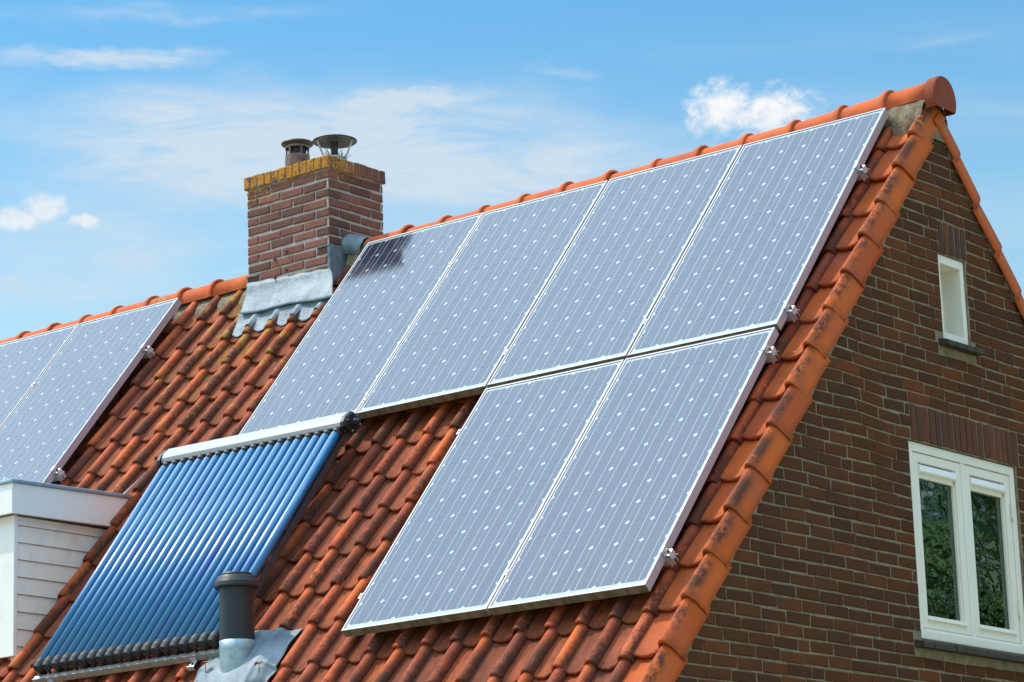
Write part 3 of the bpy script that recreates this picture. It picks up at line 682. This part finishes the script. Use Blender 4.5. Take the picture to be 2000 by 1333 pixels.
# lead
def sheet(fn, nu, nv, th=.004):
    V = [fn(i / nu, j / nv) for i in range(nu + 1) for j in range(nv + 1)]
    m_ = nv + 1; F = [(i * m_ + j, i * m_ + j + 1, (i + 1) * m_ + j + 1, (i + 1) * m_ + j) for i in range(nu) for j in range(nv)]
    return V, F
def lw(u, v, k=1.0):                                         # lead lies over the rolls and sags between them
    return tile_h(u) * k
def apron_low(s, t):
    u0, u1 = -5.330 + .01 * t, -4.33; u = u0 + (u1 - u0) * s; v0, v1 = .175 + .065 * s, .385
    cu_ = min(lefts, key=lambda q: abs(q + RW * .5 - u)) + RW * .5; scal = -.020 * math.cos(2 * math.pi * (u - cu_) / .206) * t
    v = v0 + (v1 - v0 - .03) * t + scal + .012 * noise.noise(Vector((u * 8, 0, 0))) * t
    wv = (tile_w(u, v) + .010) * t ** .7 + (-.082) * (1 - t ** .7) + .006 * noise.noise(Vector((u * 9, v * 9, 2)))
    return uvw(u, v, max(wv, tile_w(u, v) + .006))
V, F = sheet(apron_low, 90, 14); mb = MB().add(V, F)
o = HC(mb, 'lead_apron', 'lead', chim, smooth=True); o.modifiers.new('solid', 'SOLIDIFY').thickness = .004
def apron_up(s, t):
    uL, uR = -5.330 + .035 * t, -4.556 + .16 * t; u = uL + (uR - uL) * s
    v1 = .195 + .065 * s + .010 * math.sin(s * 9)
    k = max(0., (t - .22) / .78); q = uvw(u, .012 + (v1 - .012) * k, -.036 - .034 * k + .005 * noise.noise(Vector((u * 6, k * 2, 0))))
    if t < .22:
        p = Vector((u, CY0 - .010, 6.648 - .040 * s + .003 * math.sin(s * 31))); return p.lerp(q, (t / .22) ** .8)
    return q
V, F = sheet(apron_up, 60, 12); mb = MB().add(V, F)
top = [uvw(-5.400, -.098, -.030), uvw(-4.618, -.098, -.030)]
o = HC(mb, 'lead_apron', 'lead', chim, smooth=True); o.modifiers.new('solid', 'SOLIDIFY').thickness = .006
mb = MB(); X_ = CX1 + .004                                     # cheek piece on the right face, and stepped pieces
pl_ = [(.038, 6.56), (.038, 6.775), (.215, 6.786), (.222, 6.61), (.165, 6.51), (.05, 6.46)]
mb.prism([(X_, y_, z_) for y_, z_ in pl_], (.004, 0, 0)); mb.prism([(CX1 + .008, CY0 - .004, 6.50), (CX1 + .008, CY0 - .004, 6.775), (CX1 - .010, CY0 - .010, 6.775), (CX1 - .012, CY0 - .010, 6.50)], (0, -.003, 0))
HC(mb, 'lead_cheek', 'lead', chim)
mb = MB(); mb.box((CX1 - .105, CY0 - .016, 6.768), (CX1 + .008, CY0 + .002, 6.775)); HC(mb, 'lead_step', 'lead', chim)
mb = MB(); mb.box((CX0 - .012, CY0 - .014, 6.686), (CX0 + .10, CY0 + .002, 6.693)); mb.box((CX0 - .010, CY0 - .006, 6.50), (CX0 - .001, CY0 + .18, 6.688)); HC(mb, 'lead_step', 'lead', chim)
def saddle(s, t):                                            # dressed lead over the ridge beside the chimney
    a = R(-35 + 170 * t); x_ = -4.563 + (.175 - .10 * abs(t - .35)) * s; r_ = .112 + .006 * noise.noise(Vector((s * 4, t * 5, 0))) + .012 * (1 - s)
    return Vector((x_, YR - math.cos(a) * r_ * 1.12, 6.760 - .012 * s + math.sin(a) * r_ * .80 + .03 * (1 - s)))
V, F = sheet(saddle, 12, 18); o = HC(MB().add(V, F), 'lead_saddle', 'lead', chim, smooth=True); o.modifiers.new('solid', 'SOLIDIFY').thickness = .006
mb = MB(); V, F = sheet(lambda s, t: Vector((-4.53 + .27 * s, YR - .095 - .04 * t + .012 * noise.noise(Vector((s * 6, t * 6, 0))), 6.795 - .18 * t - .015 * s + .010 * noise.noise(Vector((s * 8, t * 8, 3))))), 14, 10)
HC(mb.add(V, F), 'mortar_fillet', 'mortar_bed', chim, smooth=True)
# ------------------------------------------------------------------ dormer
DX = -5.215; DXL = -9.2; DY = -2.135; DZ0, DZ1 = 4.757, 4.944
dm = MB(); yb = -.9
# core walls: the front wall below/around the window, and a solid cheek behind the boards
def roofz(y): return 6.6 + (y + (-.13) * sT) * sT / cT * 1.0 - 0.0 if False else 6.6 - ((-y - .0 - (-.20) * -sT) / cT) * sT
def tz(y, w_=-.19):                                          # height of a plane parallel to the roof
    v = (-y - w_ * sT) / cT; return 6.6 - v * sT + w_ * cT
yk = lambda z_: -((6.6 - .19 * cT - z_) / sT) * cT + .19 * sT
cheek = [(DX, DY + .02, tz(DY + .02)), (DX, DY + .02, DZ0), (DX, yk(DZ0), DZ0)]
dm.prism([Vector(p) for p in cheek], (-.05, 0, 0))
dormer = H(dm, 'dormer', 'cream_paint')
bd = MB(); zq = DZ0 - .035; i_ = 0; zs = [4.757, 4.700, 4.594, 4.488, 4.382, 4.276, 4.168, 4.062, 3.956, 3.85]
for za, zb_ in zip(zs, zs[1:]):                              # shiplap boards
    y0 = DY + .006; ya, yb_ = yk(za) , yk(zb_)
    zc_ = max(zb_, tz(y0)); zz1 = za - .004
    P_ = [(DX + .004, y0, zc_ if zc_ < zz1 else zz1), (DX + .004, y0, zz1), (DX + .004, max(y0, ya), zz1), (DX + .004, max(y0, yb_), zb_)]
    V = [Vector(p) for p in P_]; Q = [v + Vector((.014 if k in (0, 3) else .006, 0, 0)) for k, v in enumerate(V)]
    n0 = len(bd.V); bd.add(V + Q, [(0, 1, 2, 3)[::-1], (4, 5, 6, 7), (0, 1, 5, 4), (1, 2, 6, 5), (2, 3, 7, 6), (3, 0, 4, 7)])
H(bd, 'cladding', 'cream_paint', dormer)
pb = MB(); 
pb.prism([(DX + .020, DY - .022, tz(DY, -.11)), (DX + .020, DY - .022, DZ0), (DX - .16, DY - .022, DZ0), (DX - .16, DY - .022, tz(DY, -.11))], (0, .030, 0)); H(pb, 'corner_post', 'white_paint', dormer, bevel=.003)
fx = MB(); FO = -5.150
fx.box((DXL, DY - .080, DZ0), (FO, DY - .055, DZ1)); fx.prism([(FO - .024, DY - .055, DZ0), (FO - .024, DY - .055, DZ1), (FO - .024, yk(DZ1) + .08, DZ1 + .022), (FO - .024, yk(DZ0) + .08, DZ0 + .012)], (.024, 0, 0))
H(fx, 'fascia', 'white_paint', dormer, bevel=.002)
sf = MB(); sf.prism([(DXL, DY - .056, DZ0 + .012), (FO - .02, DY - .056, DZ0 + .012), (FO - .02, yk(DZ0), DZ0 + .02), (DXL, yk(DZ0), DZ0 + .02)], (0, 0, .02)); H(sf, 'soffit', 'cream_paint', dormer)
ft = MB(); ft.prism([(DXL, DY - .092, DZ1), (FO + .012, DY - .092, DZ1), (FO + .012, yk(DZ1) + .13, DZ1 + .024), (DXL, yk(DZ1) + .13, DZ1 + .024)], (0, 0, .024)); H(ft, 'flat_roof', 'cap_zinc', dormer, bevel=.006)
dw = MB(); zl = tz(DY) + .0
dw.box((DXL, DY, zl), (DX - .16, DY + .05, zl + .14)); 
for x_ in (-6.3, -7.3, -8.3): dw.box((x_ - .04, DY - .01, zl + .14), (x_ + .04, DY + .05, DZ0))
dw.box((DXL, DY - .01, DZ0 - .05), (DX - .16, DY + .05, DZ0)); H(dw, 'window_frame', 'white_paint', dormer)
dg = MB(); dg.box((DXL, DY + .02, zl + .14), (DX - .16, DY + .03, DZ0 - .05)); H(dg, 'pane', 'pane_glass', dormer)
di = MB(); di.box((DXL, DY + .25, zl), (DX - .10, DY + .26, DZ0)); di.prism([(DXL, DY + .02, tz(DY + .02)), (DXL, DY + .02, DZ0), (DXL, yk(DZ0), DZ0)], (-.03, 0, 0)); H(di, 'inner_wall', 'interior', dormer)
fl = MB(); fl.prism([uvw(-5.190, 2.035, -.070), uvw(-5.12, 2.055, -.045), uvw(-5.075, 1.86, -.060)], NL * .003); fl.prism([uvw(-5.19, 2.04, -.07), uvw(-5.155, 2.10, -.06), uvw(-5.12, 2.055, -.045)], NL * .003); H(fl, 'lead_flashing', 'lead', dormer)
# ------------------------------------------------------------------ windows of the gable
def window_big():
    y0, y1, z0, z1 = -.268, .910, 3.580, 4.680; xf = -.012; xb = -.10
    fr = MB(); fw = .052
    fr.box((xb, y0, z0), (xf, y0 + fw, z1)); fr.box((xb, y1 - fw, z0), (xf, y1, z1)); fr.box((xb, y0 + fw, z1 - fw), (xf, y1 - fw, z1)); fr.box((xb, y0 + fw, z0), (xf + .010, y1 - fw, z0 + .062)); fr.box((xb, y0 - .002, z0 + .002), (xf + .016, y1 + .002, z0 + .050))
    fr.box((xb, .305, z0 + .06), (xf - .002, .345, z1 - fw))
    win = H(fr, 'gable_window', 'window_paint', bevel=.004)
    for (a, b_, hinge) in ((y0 + fw + .004, .303, None), (.347, y1 - fw - .004, 1)):
        s = MB(); sw = .058; za, zb_ = z0 + .068, z1 - fw - .004; xs = xf - .006; xk = -.07; bt = .072
        s.box((xk, a, za), (xs, a + sw, zb_)); s.box((xk, b_ - sw, za), (xs, b_, zb_)); s.box((xk, a + sw, zb_ - sw + .008), (xs, b_ - sw, zb_)); s.box((xk, a + sw, za), (xs, b_ - sw, za + bt))
        s.prism([(xs - .018, a + sw - .012, za + bt), (xs + .012, a + sw - .012, za + bt - .016), (xs + .012, a + sw - .012, za + bt - .028), (xs - .018, a + sw - .012, za + bt - .020)], (0, b_ - a - 2 * sw + .024, 0))
        ga, gb_ = a + sw, b_ - sw; gz0, gz1 = za + bt, zb_ - sw + .008
        for (p0, p1) in (((ga, gz0), (ga + .012, gz1)), ((gb_ - .012, gz0), (gb_, gz1))): s.box((xs - .030, p0[0], p0[1]), (xs - .012, p1[0], p1[1]))
        sash = H(s, 'sash', 'window_paint', win, bevel=.003)
        p = MB(); p.box((xs - .034, ga - .003, gz0 - .003), (xs - .030, gb_ + .003, gz1 + .003)); H(p, 'pane', 'pane_glass', win)
        v = MB(); v.prism([(xs - .030, ga + .004, gz1), (xs + .004, ga + .004, gz1 - .016), (xs + .012, ga + .004, gz1 - .050), (xs + .004, ga + .004, gz1 - .058), (xs - .030, ga + .004, gz1 - .060)], (0, gb_ - ga - .008, 0)); v.box((xs - .030, ga, gz1 - .085), (xs - .012, gb_, gz1 - .058), 1)
        H(v, 'vent_strip', ['white_paint', 'window_paint'], win, bevel=.002)
        if hinge:
            for zh in (4.36, 3.80):
                hh = MB(); hh.tube((xf + .006, b_ + .002, zh), (xf + .006, b_ + .002, zh + .10), .008, n=10); hh.box((xf - .003, b_ - .010, zh + .01), (xf + .004, b_ + .018, zh + .09)); H(hh, 'hinge', 'window_paint', win)
    return win
window_big()
def window_small():
    y0, y1, z0, z1 = .193, .488, 5.338, 5.834; xf = -.010; xb = -.20
    fr = MB(); a, b_, c_, d_ = .030, .040, .038, .050
    fr.box((xb, y0, z0), (xf, y0 + a, z1)); fr.box((xb, y1 - b_, z0), (xf, y1, z1)); fr.box((xb, y0 + a, z1 - d_), (xf, y1 - b_, z1)); fr.box((xb, y0 + a, z0), (xf, y1 - b_, z0 + c_))
    win = H(fr, 'attic_window', 'window_paint', bevel=.003)
    s = MB(); x0 = -.165
    s.box((x0, y0 + a, z0 + c_), (x0 + .035, y0 + a + .030, z1 - d_)); s.box((x0, y1 - b_ - .03, z0 + c_), (x0 + .035, y1 - b_, z1 - d_)); s.box((x0, y0 + a + .03, z1 - d_ - .03), (x0 + .035, y1 - b_ - .03, z1 - d_)); s.box((x0, y0 + a + .03, z0 + c_), (x0 + .035, y1 - b_ - .03, z0 + c_ + .03))
    H(s, 'sash', 'window_paint', win, bevel=.002)
    p = MB(); p.box((x0 + .012, y0 + a + .028, z0 + c_ + .028), (x0 + .016, y1 - b_ - .028, z1 - d_ - .028)); H(p, 'pane', 'pane_glass', win)
window_small()
for (y0, y1, lab) in ((-.20, .34, 'pale green folded curtain behind the left pane of the gable window'), (.50, .86, 'pale green folded curtain behind the right pane of the gable window')):
    V, F = sheet(lambda s, t: Vector((-.20 - .022 * math.sin(s * (y1 - y0) * 70 + .6 * math.sin(t * 3)) - .02 * (1 - t) * math.sin(s * 9), y0 + (y1 - y0) * s, 3.60 + 1.06 * t)), 90, 8)
    cu = MB().add(V, F); o = cu.ob('curtain', 'curtain', None, (-.2, (y0 + y1) / 2, 3.6), smooth=True); tag(o, lab, 'curtain', 'curtains in the gable window'); o.modifiers.new('solid', 'SOLIDIFY').thickness = .003
# ------------------------------------------------------------------ solar panels
PW, PH, PT = 1.0005, 1.983, .047; CP = .159375; TOPM = .030
def make_panel():
    """local: x along ridge (centre 0), y up the slope (0 at the first row of cell corners), z out of the roof; glass at z = 0"""
    root = empty('solar_panel', (0, 0, 0))
    y1 = CP + TOPM; y0 = y1 - PH; xh = PW / 2
    sh = MB(); fw = .011
    for a, b_ in (((-xh, y0, -PT), (-xh + .004, y1, .0005)), ((xh - .004, y0, -PT), (xh, y1, .0005)), ((-xh + .004, y0, -PT), (xh - .004, y0 + .004, .0005)), ((-xh + .004, y1 - .004, -PT), (xh - .004, y1, .0005))): sh.box(a, b_, 0)
    for a, b_ in (((-xh + .004, y0 + .004, -PT), (-xh + .030, y1 - .004, -PT + .003)), ((xh - .030, y0 + .004, -PT), (xh - .004, y1 - .004, -PT + .003))): sh.box(a, b_, 0)
    sh.ob('frame_side', 'frame_side', root)
    tp = MB()
    for a, b_ in (((-xh - .0004, y0 - .0004, .0006), (-xh + fw, y1 + .0004, .0026)), ((xh - fw, y0 - .0004, .0006), (xh + .0004, y1 + .0004, .0026)), ((-xh + fw, y0 - .0004, .0006), (xh - fw, y0 + fw, .0026)), ((-xh + fw, y1 - fw, .0006), (xh - fw, y1 + .0004, .0026))): tp.box(a, b_, 0)
    tp.ob('frame', 'frame_top', root)
    fc = MB(); z = -.0012
    fc.add([(-xh + .004, y0 + .004, z), (xh - .004, y0 + .004, z), (xh - .004, y1 - .004, z), (-xh + .004, y1 - .004, z)], [(0, 1, 2, 3)], 0)
    fc.add([(-xh + .004, y0 + .004, -.006), (xh - .004, y0 + .004, -.006), (xh - .004, y1 - .004, -.006), (-xh + .004, y1 - .004, -.006)], [(3, 2, 1, 0)], 0)
    ch = .0148; z = -.0006
    for i in range(6):
        for j in range(12):
            cx = (i - 2.5) * CP; cy = CP / 2 - j * CP; a = CP / 2 - .0017; b_ = CP / 2 - .0009
            fc.add([(cx - a + ch, cy - b_, z), (cx + a - ch, cy - b_, z), (cx + a, cy - b_ + ch, z), (cx + a, cy + b_ - ch, z), (cx + a - ch, cy + b_, z), (cx - a + ch, cy + b_, z), (cx - a, cy + b_ - ch, z), (cx - a, cy - b_ + ch, z)], [tuple(range(8))], 1)
        for s_ in (-.0395, .0395):
            x_ = (i - 2.5) * CP + s_; hw = .0017
            fc.add([(x_ - hw, CP - 12 * CP - .004, -.0001), (x_ + hw, CP - 12 * CP - .004, -.0001), (x_ + hw, CP + .004, -.0001), (x_ - hw, CP + .004, -.0001)], [(0, 1, 2, 3)], 2)
    fc.ob('cell_field', ['backsheet', 'cell', 'busbar'], root)
    return root
def make_clamp(root, y, side=1):
    xh = PW / 2 * side; s = side
    c = MB(); d = lambda x: xh + s * x
    def bx(x0, x1, y0_, y1_, z0, z1, mi=0): c.box((min(d(x0), d(x1)), y0_, z0), (max(d(x0), d(x1)), y1_, z1), mi)
    bx(-.013, .006, y - .025, y + .025, .004, .007); bx(.003, .006, y - .025, y + .025, -.020, .004); bx(.003, .038, y - .025, y + .025, -.023, -.020)
    bx(.035, .038, y - .025, y + .025, -.046, -.023)
    c.tube((d(.024), y, -.022), (d(.024), y, -.004), .009, n=6, mi=1)
    c.tube((d(.024), y, -.05), (d(.024), y, .004), .0045, n=8, mi=1)
    bx(.010, .055, y - .018, y - .012, -.085, -.050, 1); bx(.010, .055, y + .012, y + .018, -.085, -.050, 1); bx(.004, .012, y - .022, y + .022, -.10, -.048, 0)
    return c.ob('end_clamp', ['aluminium', 'steel_aged'], root, bevel=.0012)
def mid_clamp(root, y, side=-1):
    c = MB(); x = PW / 2 * side - .005; c.box((x - .010, y - .020, .003), (x + .010, y + .020, .006)); c.tube((x, y, .005), (x, y, .011), .006, n=6, mi=1)
    return c.ob('mid_clamp', ['aluminium', 'steel_aged'], root)
proto = make_panel()
offs = [-3.0436, -2.0345, -1.0136, 0.0]
def cen(u_first): return U0 + u_first + 2 * CP
place = [
 (cen(-3.0436), 0.0, 'solar panel beside the chimney, upper row, with a dark chimney reflection in its corner', dict(mid=[])),
 (cen(-2.0345), 0.0, 'upper-row solar panel, second from the chimney, its bottom edge above bare tiles', dict(mid=[-.36, -1.68])),
 (cen(-1.0136), 0.0, 'upper-row solar panel, third from the chimney, above the left lower-row panel', dict(mid=[-1.50])),
 (cen(0.0), 0.0, 'upper-row solar panel nearest the gable, just below the ridge end', dict(end=[-.374, -1.645], mid=[-1.50])),
 (cen(-1.0119), 2.0137, 'left solar panel of the lower row of two', dict(side=[-.19, -1.53])),
 (cen(0.0011), 2.0137, 'right solar panel of the lower row, beside the gable edge tiles', dict(end=[.02, -1.545], mid=[-1.53])),
 (cen(-5.7954), .0794, 'solar panel left of the chimney, nearest to it, above the dormer', dict(end=[-.345, -1.61], mid=[-.50])),
 (cen(-5.7954 - 1.014), .0794, 'solar panel cut by the left edge of the photo, furthest from the chimney', {}),
]
for i, (u, v, lab, d) in enumerate(place):
    if i == 0: o = proto
    else:
        o = proto.copy(); sc.collection.objects.link(o)
        for ch in list(proto.children):
            if ch.name.startswith(('end_', 'mid_')): continue
            c = ch.copy(); sc.collection.objects.link(c); c.parent = o
    o.matrix_world = rot_frame(u, v, random.uniform(-.0015, .0015) if i else 0)
    tag(o, lab, 'solar panel', 'solar panels on the tiled roof')
    o['_c'] = 1; del o['_c']
    place[i] = (o, d)
for o, d in place:
    for y in d.get('end', []): make_clamp(o, y)
    for y in d.get('mid', []): mid_clamp(o, y)
    for y in d.get('side', []): mid_clamp(o, y)
# mounting rails under the panels
for (ua, ub, vs_) in ((-4.24, -.195, (.374, 1.645)), (-2.235, -.195, (1.995, 3.560)), (-8.6, -5.985, (.424, 1.69))):
    for v_ in vs_:
        r_ = MB(); a = uvw(ua, v_, 0); 
        def Xf(p, v_=v_): return uvw(p.x, v_ + p.y, p.z)
        r_.box((ua, -.02, -.086), (ub, .02, -.0475), X=Xf)
        o = r_.ob('mounting_rail', 'aluminium', None, uvw(ub, v_, -.0475))
        up_ = 'upper' if v_ < 1.2 else 'lower'
        tag(o, {(-4.24, .374): 'aluminium rail under the upper half of the long panel row', (-4.24, 1.645): 'aluminium rail under the lower half of the long panel row', (-2.235, 1.995): 'aluminium rail under the top of the two lower-row panels', (-2.235, 3.560): 'aluminium rail under the bottom of the two lower-row panels', (-8.6, .424): 'aluminium rail under the top of the left-hand panels', (-8.6, 1.69): 'aluminium rail under the bottom of the left-hand panels above the dormer'}[(ua, v_)], 'mounting rail', 'mounting rails of the solar panels')
# ------------------------------------------------------------------ evacuated-tube collector
colr = empty('solar_water_collector', (0, 0, 0), 'solar water heater with twenty blue glass tubes under a white header, on the tiles', 'solar collector', M=rot_frame(-3.96, 2.85, 0))
def L(u, v, w_): return Vector((u + 3.96, -(v - 2.85), w_))
def ends(i):
    s = i / 19; return L(-4.682 + 1.450 * s, 2.085 + .018 * s, .070), L(-4.690 + 1.440 * s, 3.690 + .008 * s, .006)
mf_ = MB(); xa, xb_ = -4.722, -3.196
sec = [(1.896, .020), (1.908, .088), (1.925, .108), (1.985, .118), (2.020, .112), (2.040, .094), (2.034, .082), (2.020, .030), (1.99, .0), (1.915, -.002)]
def secp(x, sec_=sec, off=0): return [L(x, v - .018 * (x + 3.2) / -1.5 + 0, w_) for v, w_ in sec_]
A, B = secp(xa), secp(xb_)
n = len(A); mf_.add(A + B, [tuple(range(n)), tuple(range(n, 2 * n))[::-1]] + [(i, n + i, n + (i + 1) % n, (i + 1) % n) for i in range(n)])
manifold = mf_.ob('manifold', 'manifold_paint', colr, bevel=.003)
for xe, s_ in ((xb_, 1), (xa, -1)):
    e = MB(); c_ = (1.965, .055); big = [(c_[0] + (v - c_[0]) * 1.03, c_[1] + (w_ - c_[1]) * 1.06) for v, w_ in sec]
    A = [L(xe, v, w_) for v, w_ in big]; Bq = [L(xe + s_ * .026, v, w_) for v, w_ in big]; Cq = [L(xe + s_ * .034, c_[0] + (v - c_[0]) * .8, c_[1] + (w_ - c_[1]) * .8) for v, w_ in big]
    n = len(A); e.add(A + Bq + Cq, [tuple(range(n))] + [(i, (i + 1) % n, n + (i + 1) % n, n + i) for i in range(n)] + [(n + i, n + (i + 1) % n, 2 * n + (i + 1) % n, 2 * n + i) for i in range(n)] + [tuple(range(2 * n, 3 * n))])
    ec_ = e.ob('end_cap', 'black_plastic', colr)
    e = MB(); e.tube(L(xe + s_ * .03, 1.958, .056), L(xe + s_ * .062, 1.958, .056), .022, .019, 16); e.tube(L(xe + s_ * .062, 1.958, .056), L(xe + s_ * .078, 1.958, .056), .013, .012, 12)
    e.ob('pipe_port', 'rubber', ec_)
    for v_, w_ in ((1.905, .075), (1.99, .10), (2.01, .03), (1.93, .01)):
        e = MB(); e.tube(L(xe + s_ * .030, v_, w_), L(xe + s_ * .038, v_, w_), .005, n=8); e.ob('screw', 'aluminium', ec_)
for i in range(20):
    a, b_ = ends(i); t_ = MB(); t_.tube(a + (a - b_).normalized() * .02, b_, .0285, n=28, caps=True)
    d_ = (a - b_).normalized(); t_.tube(a + d_ * .02, a + d_ * .034, .0285, .024, n=28); t_.tube(a + d_ * .034, a + d_ * .044, .024, .012, n=28)
    t_.ob('glass_tube', 'tube_glass', colr, smooth=True)
    t_ = MB(); e1 = b_ - d_ * .030; t_.tube(b_ + d_ * .018, b_ + d_ * .004, .0300, .0335, 24); t_.tube(b_ + d_ * .004, b_ - d_ * .022, .0335, .0345, 24); t_.tube(b_ - d_ * .022, b_ - d_ * .052, .0345, .030, 24, caps=True)
    t_.box((e1.x - .006, e1.y - .030, e1.z - .05), (e1.x + .006, e1.y - .010, e1.z - .02))
    t_.ob('tube_end_cap', 'rubber', colr, smooth=False, bevel=.002)
    t_ = MB(); q_ = a + d_ * .028 + Vector((0, 0, -.004)); t_.tube(q_, q_ + d_ * .04, .031, .033, 20); t_.ob('tube_seal', 'black_plastic', colr, smooth=True)
sr = MB(); 
for u_ in (-4.70, -3.212): 
    A = [L(u_ - .010, 1.98, .045), L(u_ + .010, 1.98, .045), L(u_ + .010, 1.98, .010), L(u_ - .010, 1.98, .010)]; Bq = [L(u_ - .010, 3.75, -.030), L(u_ + .010, 3.75, -.030), L(u_ + .010, 3.75, -.065), L(u_ - .010, 3.75, -.065)]
    m2_ = MB().add(A + Bq, [(0, 1, 2, 3), (7, 6, 5, 4), (0, 4, 5, 1), (1, 5, 6, 2), (2, 6, 7, 3), (3, 7, 4, 0)]); m2_.ob('side_rail', 'dark_metal', colr)
up_ = MB(); up_.box(L(-4.71, 2.085, .025), L(-3.205, 1.99, .035)); up_.ob('under_plate', 'black_plastic', colr)
br = MB(); x0, x1 = -4.745, -3.175
br.box(L(x0, 3.778, -.045), L(x1, 3.752, -.040)); br.box(L(x0, 3.782, -.078), L(x1, 3.778, -.036)); br.box(L(x0, 3.752, -.075), L(x1, 3.748, -.040))
br.ob('bottom_rail', 'rail_metal', colr)
for u_ in (-4.60, -3.42):
    k = MB(); k.box(L(u_ - .022, 3.84, -.074), L(u_ + .022, 3.775, -.070)); k.box(L(u_ - .022, 3.845, -.09), L(u_ + .022, 3.84, -.060)); k.box(L(u_ - .022, 3.79, -.074), L(u_ + .022, 3.785, -.05)); k.tube(L(u_, 3.812, -.072), L(u_, 3.812, -.060), .008, n=6, mi=1)
    k.ob('roof_hook', ['aluminium', 'steel_aged'], colr)
k = MB(); k.box(L(-3.215, 3.70, -.075), L(-3.185, 3.60, -.045)); k.ob('roof_hook', ['aluminium'], colr)
# ------------------------------------------------------------------ vent pipe
vc = Vector((-3.072, -2.400, 3.58)); vp = empty('vent_pipe', vc, 'dark grey vent pipe with a cap rising from a lead sheet by the collector', 'vent pipe')
p = MB(); p.lathe((0, 0, 0), [(.097, .148), (.097, .46)], 48); p.ob('pipe', 'pvc', vp, smooth=True)
p = MB(); p.lathe((0, 0, 0), [(.097, -.16), (.0975, .10), (.0995, .148), (.094, .150)], 48); p.ob('zinc_sleeve', 'zinc', vp, smooth=True)
p = MB(); p.lathe((0, 0, 0), [(.092, .442), (.110, .444), (.123, .442), (.126, .450), (.123, .470), (.108, .500), (.104, .506), (.088, .507), (.088, .519), (.085, .523), (0, .524)], 48); p.ob('cap', 'pvc', vp)
def fls(s, t):
    u = -3.40 + .68 * s + .05 * t * (s - .5); v = 3.60 + .52 * t + .03 * s * (1 - t)
    u = -3.30 - .10 * t + (.535 + .09 * t) * s; v = 3.575 + (.60) * t + (.055 * (1 - s) * (1 - t)) 
    d = math.hypot(u + 3.072, (v - 3.86) * .8); k = max(0., min(1., (d - .13) / .16)); edge = min(s, 1 - s, t * .8 + .1) * 6
    base = tile_w(u, v) + .010; hi_ = -.058
    w_ = hi_ + (base - hi_) * (k ** 2 * .75) + (.016 * noise.noise(Vector((u * 9, v * 5, 0))) + .007 * noise.noise(Vector((u * 24, v * 15, 4)))) * (.3 + k)
    u += .022 * noise.noise(Vector((v * 7, 1, 0))) * abs(s - .5) * 2; v += .020 * noise.noise(Vector((u * 8, 5, 0)))
    return uvw(u, v, max(w_, tile_w(u, v) + .006)) - Vector(vc)
V, F = sheet(fls, 70, 70); o = MB().add(V, F).ob('lead_sheet', 'lead', vp, smooth=True); o.modifiers.new('solid', 'SOLIDIFY').thickness = .004
# shrivelled leaves caught on the lead
for (pu, pv, lab) in ((-3.243, 3.915, 'shrivelled red leaf on a stalk left of the vent pipe'), (-2.79, 3.985, 'small dried red leaf right of the vent pipe on the lead sheet')):
    q_ = uvw(pu, pv, -.06); s_ = MB(); s_.tube((0, 0, 0), (.006, -.01, .05), .003, .002, n=6); s_.add([(-.03, -.01, .040), (.0, -.03, .058), (.035, -.012, .050), (.01, .012, .066)], [(0, 1, 3), (1, 2, 3)])
    for a in (0, 1.3, 2.5, 4.0): s_.add([(.006, -.01, .05), (.006 + .03 * math.cos(a), -.01 + .02 * math.sin(a), .052), (.006 + .034 * math.cos(a + .5), -.008, .062), (.006 + .02 * math.cos(a + .9), -.01 + .02 * math.sin(a + .9), .058)], [(0, 1, 2, 3)])
    o = s_.ob('dried_leaf', 'dead_leaf', None); o.location = q_; tag(o, lab, 'leaf', 'dried leaves on the roof')
# ------------------------------------------------------------------ trees across the garden, mirrored in the gable window
def tree(x, y, h, r, lab, seed):
    rnd = random.Random(seed); t = empty('leafy_tree', (x, y, 0), lab, 'tree', 'garden trees reflected in the gable window')
    tk = MB(); pts = [(0, 0, 0), (.08, .05, h * .3), (.0, .1, h * .55), (.1, 0, h * .8)]; rad = [.19, .15, .11, .05]
    for a, b_, ra, rb_ in zip(pts, pts[1:], rad, rad[1:]): tk.tube(a, b_, ra, rb_, 12)
    for i in range(14):
        a = rnd.uniform(0, 6.28); z0 = h * rnd.uniform(.28, .7); q_ = Vector((math.cos(a) * r * .75, math.sin(a) * r * .75, z0 + r * rnd.uniform(.15, .5))); tk.tube((.04, .05, z0), q_, .06, .015, 7)
    tk.ob('trunk', 'bark', t)
    V = []; F = []; A = []
    for c in range(34):
        while True:
            p_ = Vector([rnd.uniform(-1, 1) for _ in range(3)])
            if .35 < p_.length < 1: break
        p_ = Vector((p_.x * r, p_.y * r, h * .62 + p_.z * h * .36)); g_ = rnd.random()
        for l in range(110):
            q_ = p_ + Vector([rnd.gauss(0, .27) for _ in range(3)]); a = Vector([rnd.gauss(0, 1) for _ in range(3)]).normalized(); b_ = a.orthogonal().normalized(); s_ = rnd.uniform(.17, .30)
            n0 = len(V); V += [q_ - a * s_, q_ + b_ * s_ * .5, q_ + a * s_, q_ - b_ * s_ * .5]; F.append((n0, n0 + 1, n0 + 2, n0 + 3)); A += [min(1, max(0, g_ * .7 + rnd.random() * .3))] * 4
    mesh_ob('crown', V, F, 'leaf', t, None, {'rnd': A})
tree(8.2, 14.0, 8.6, 3.0, 'broad leafy garden tree, the nearer of the trees reflected in the window', 3)
tree(11.5, 21.5, 9.5, 3.4, 'tall leafy garden tree reflected behind the nearer one', 5)
tree(5.0, 19.5, 8.0, 2.6, 'smaller leafy garden tree reflected in the left pane', 8)
for o in bpy.data.objects: o.select_set(False)
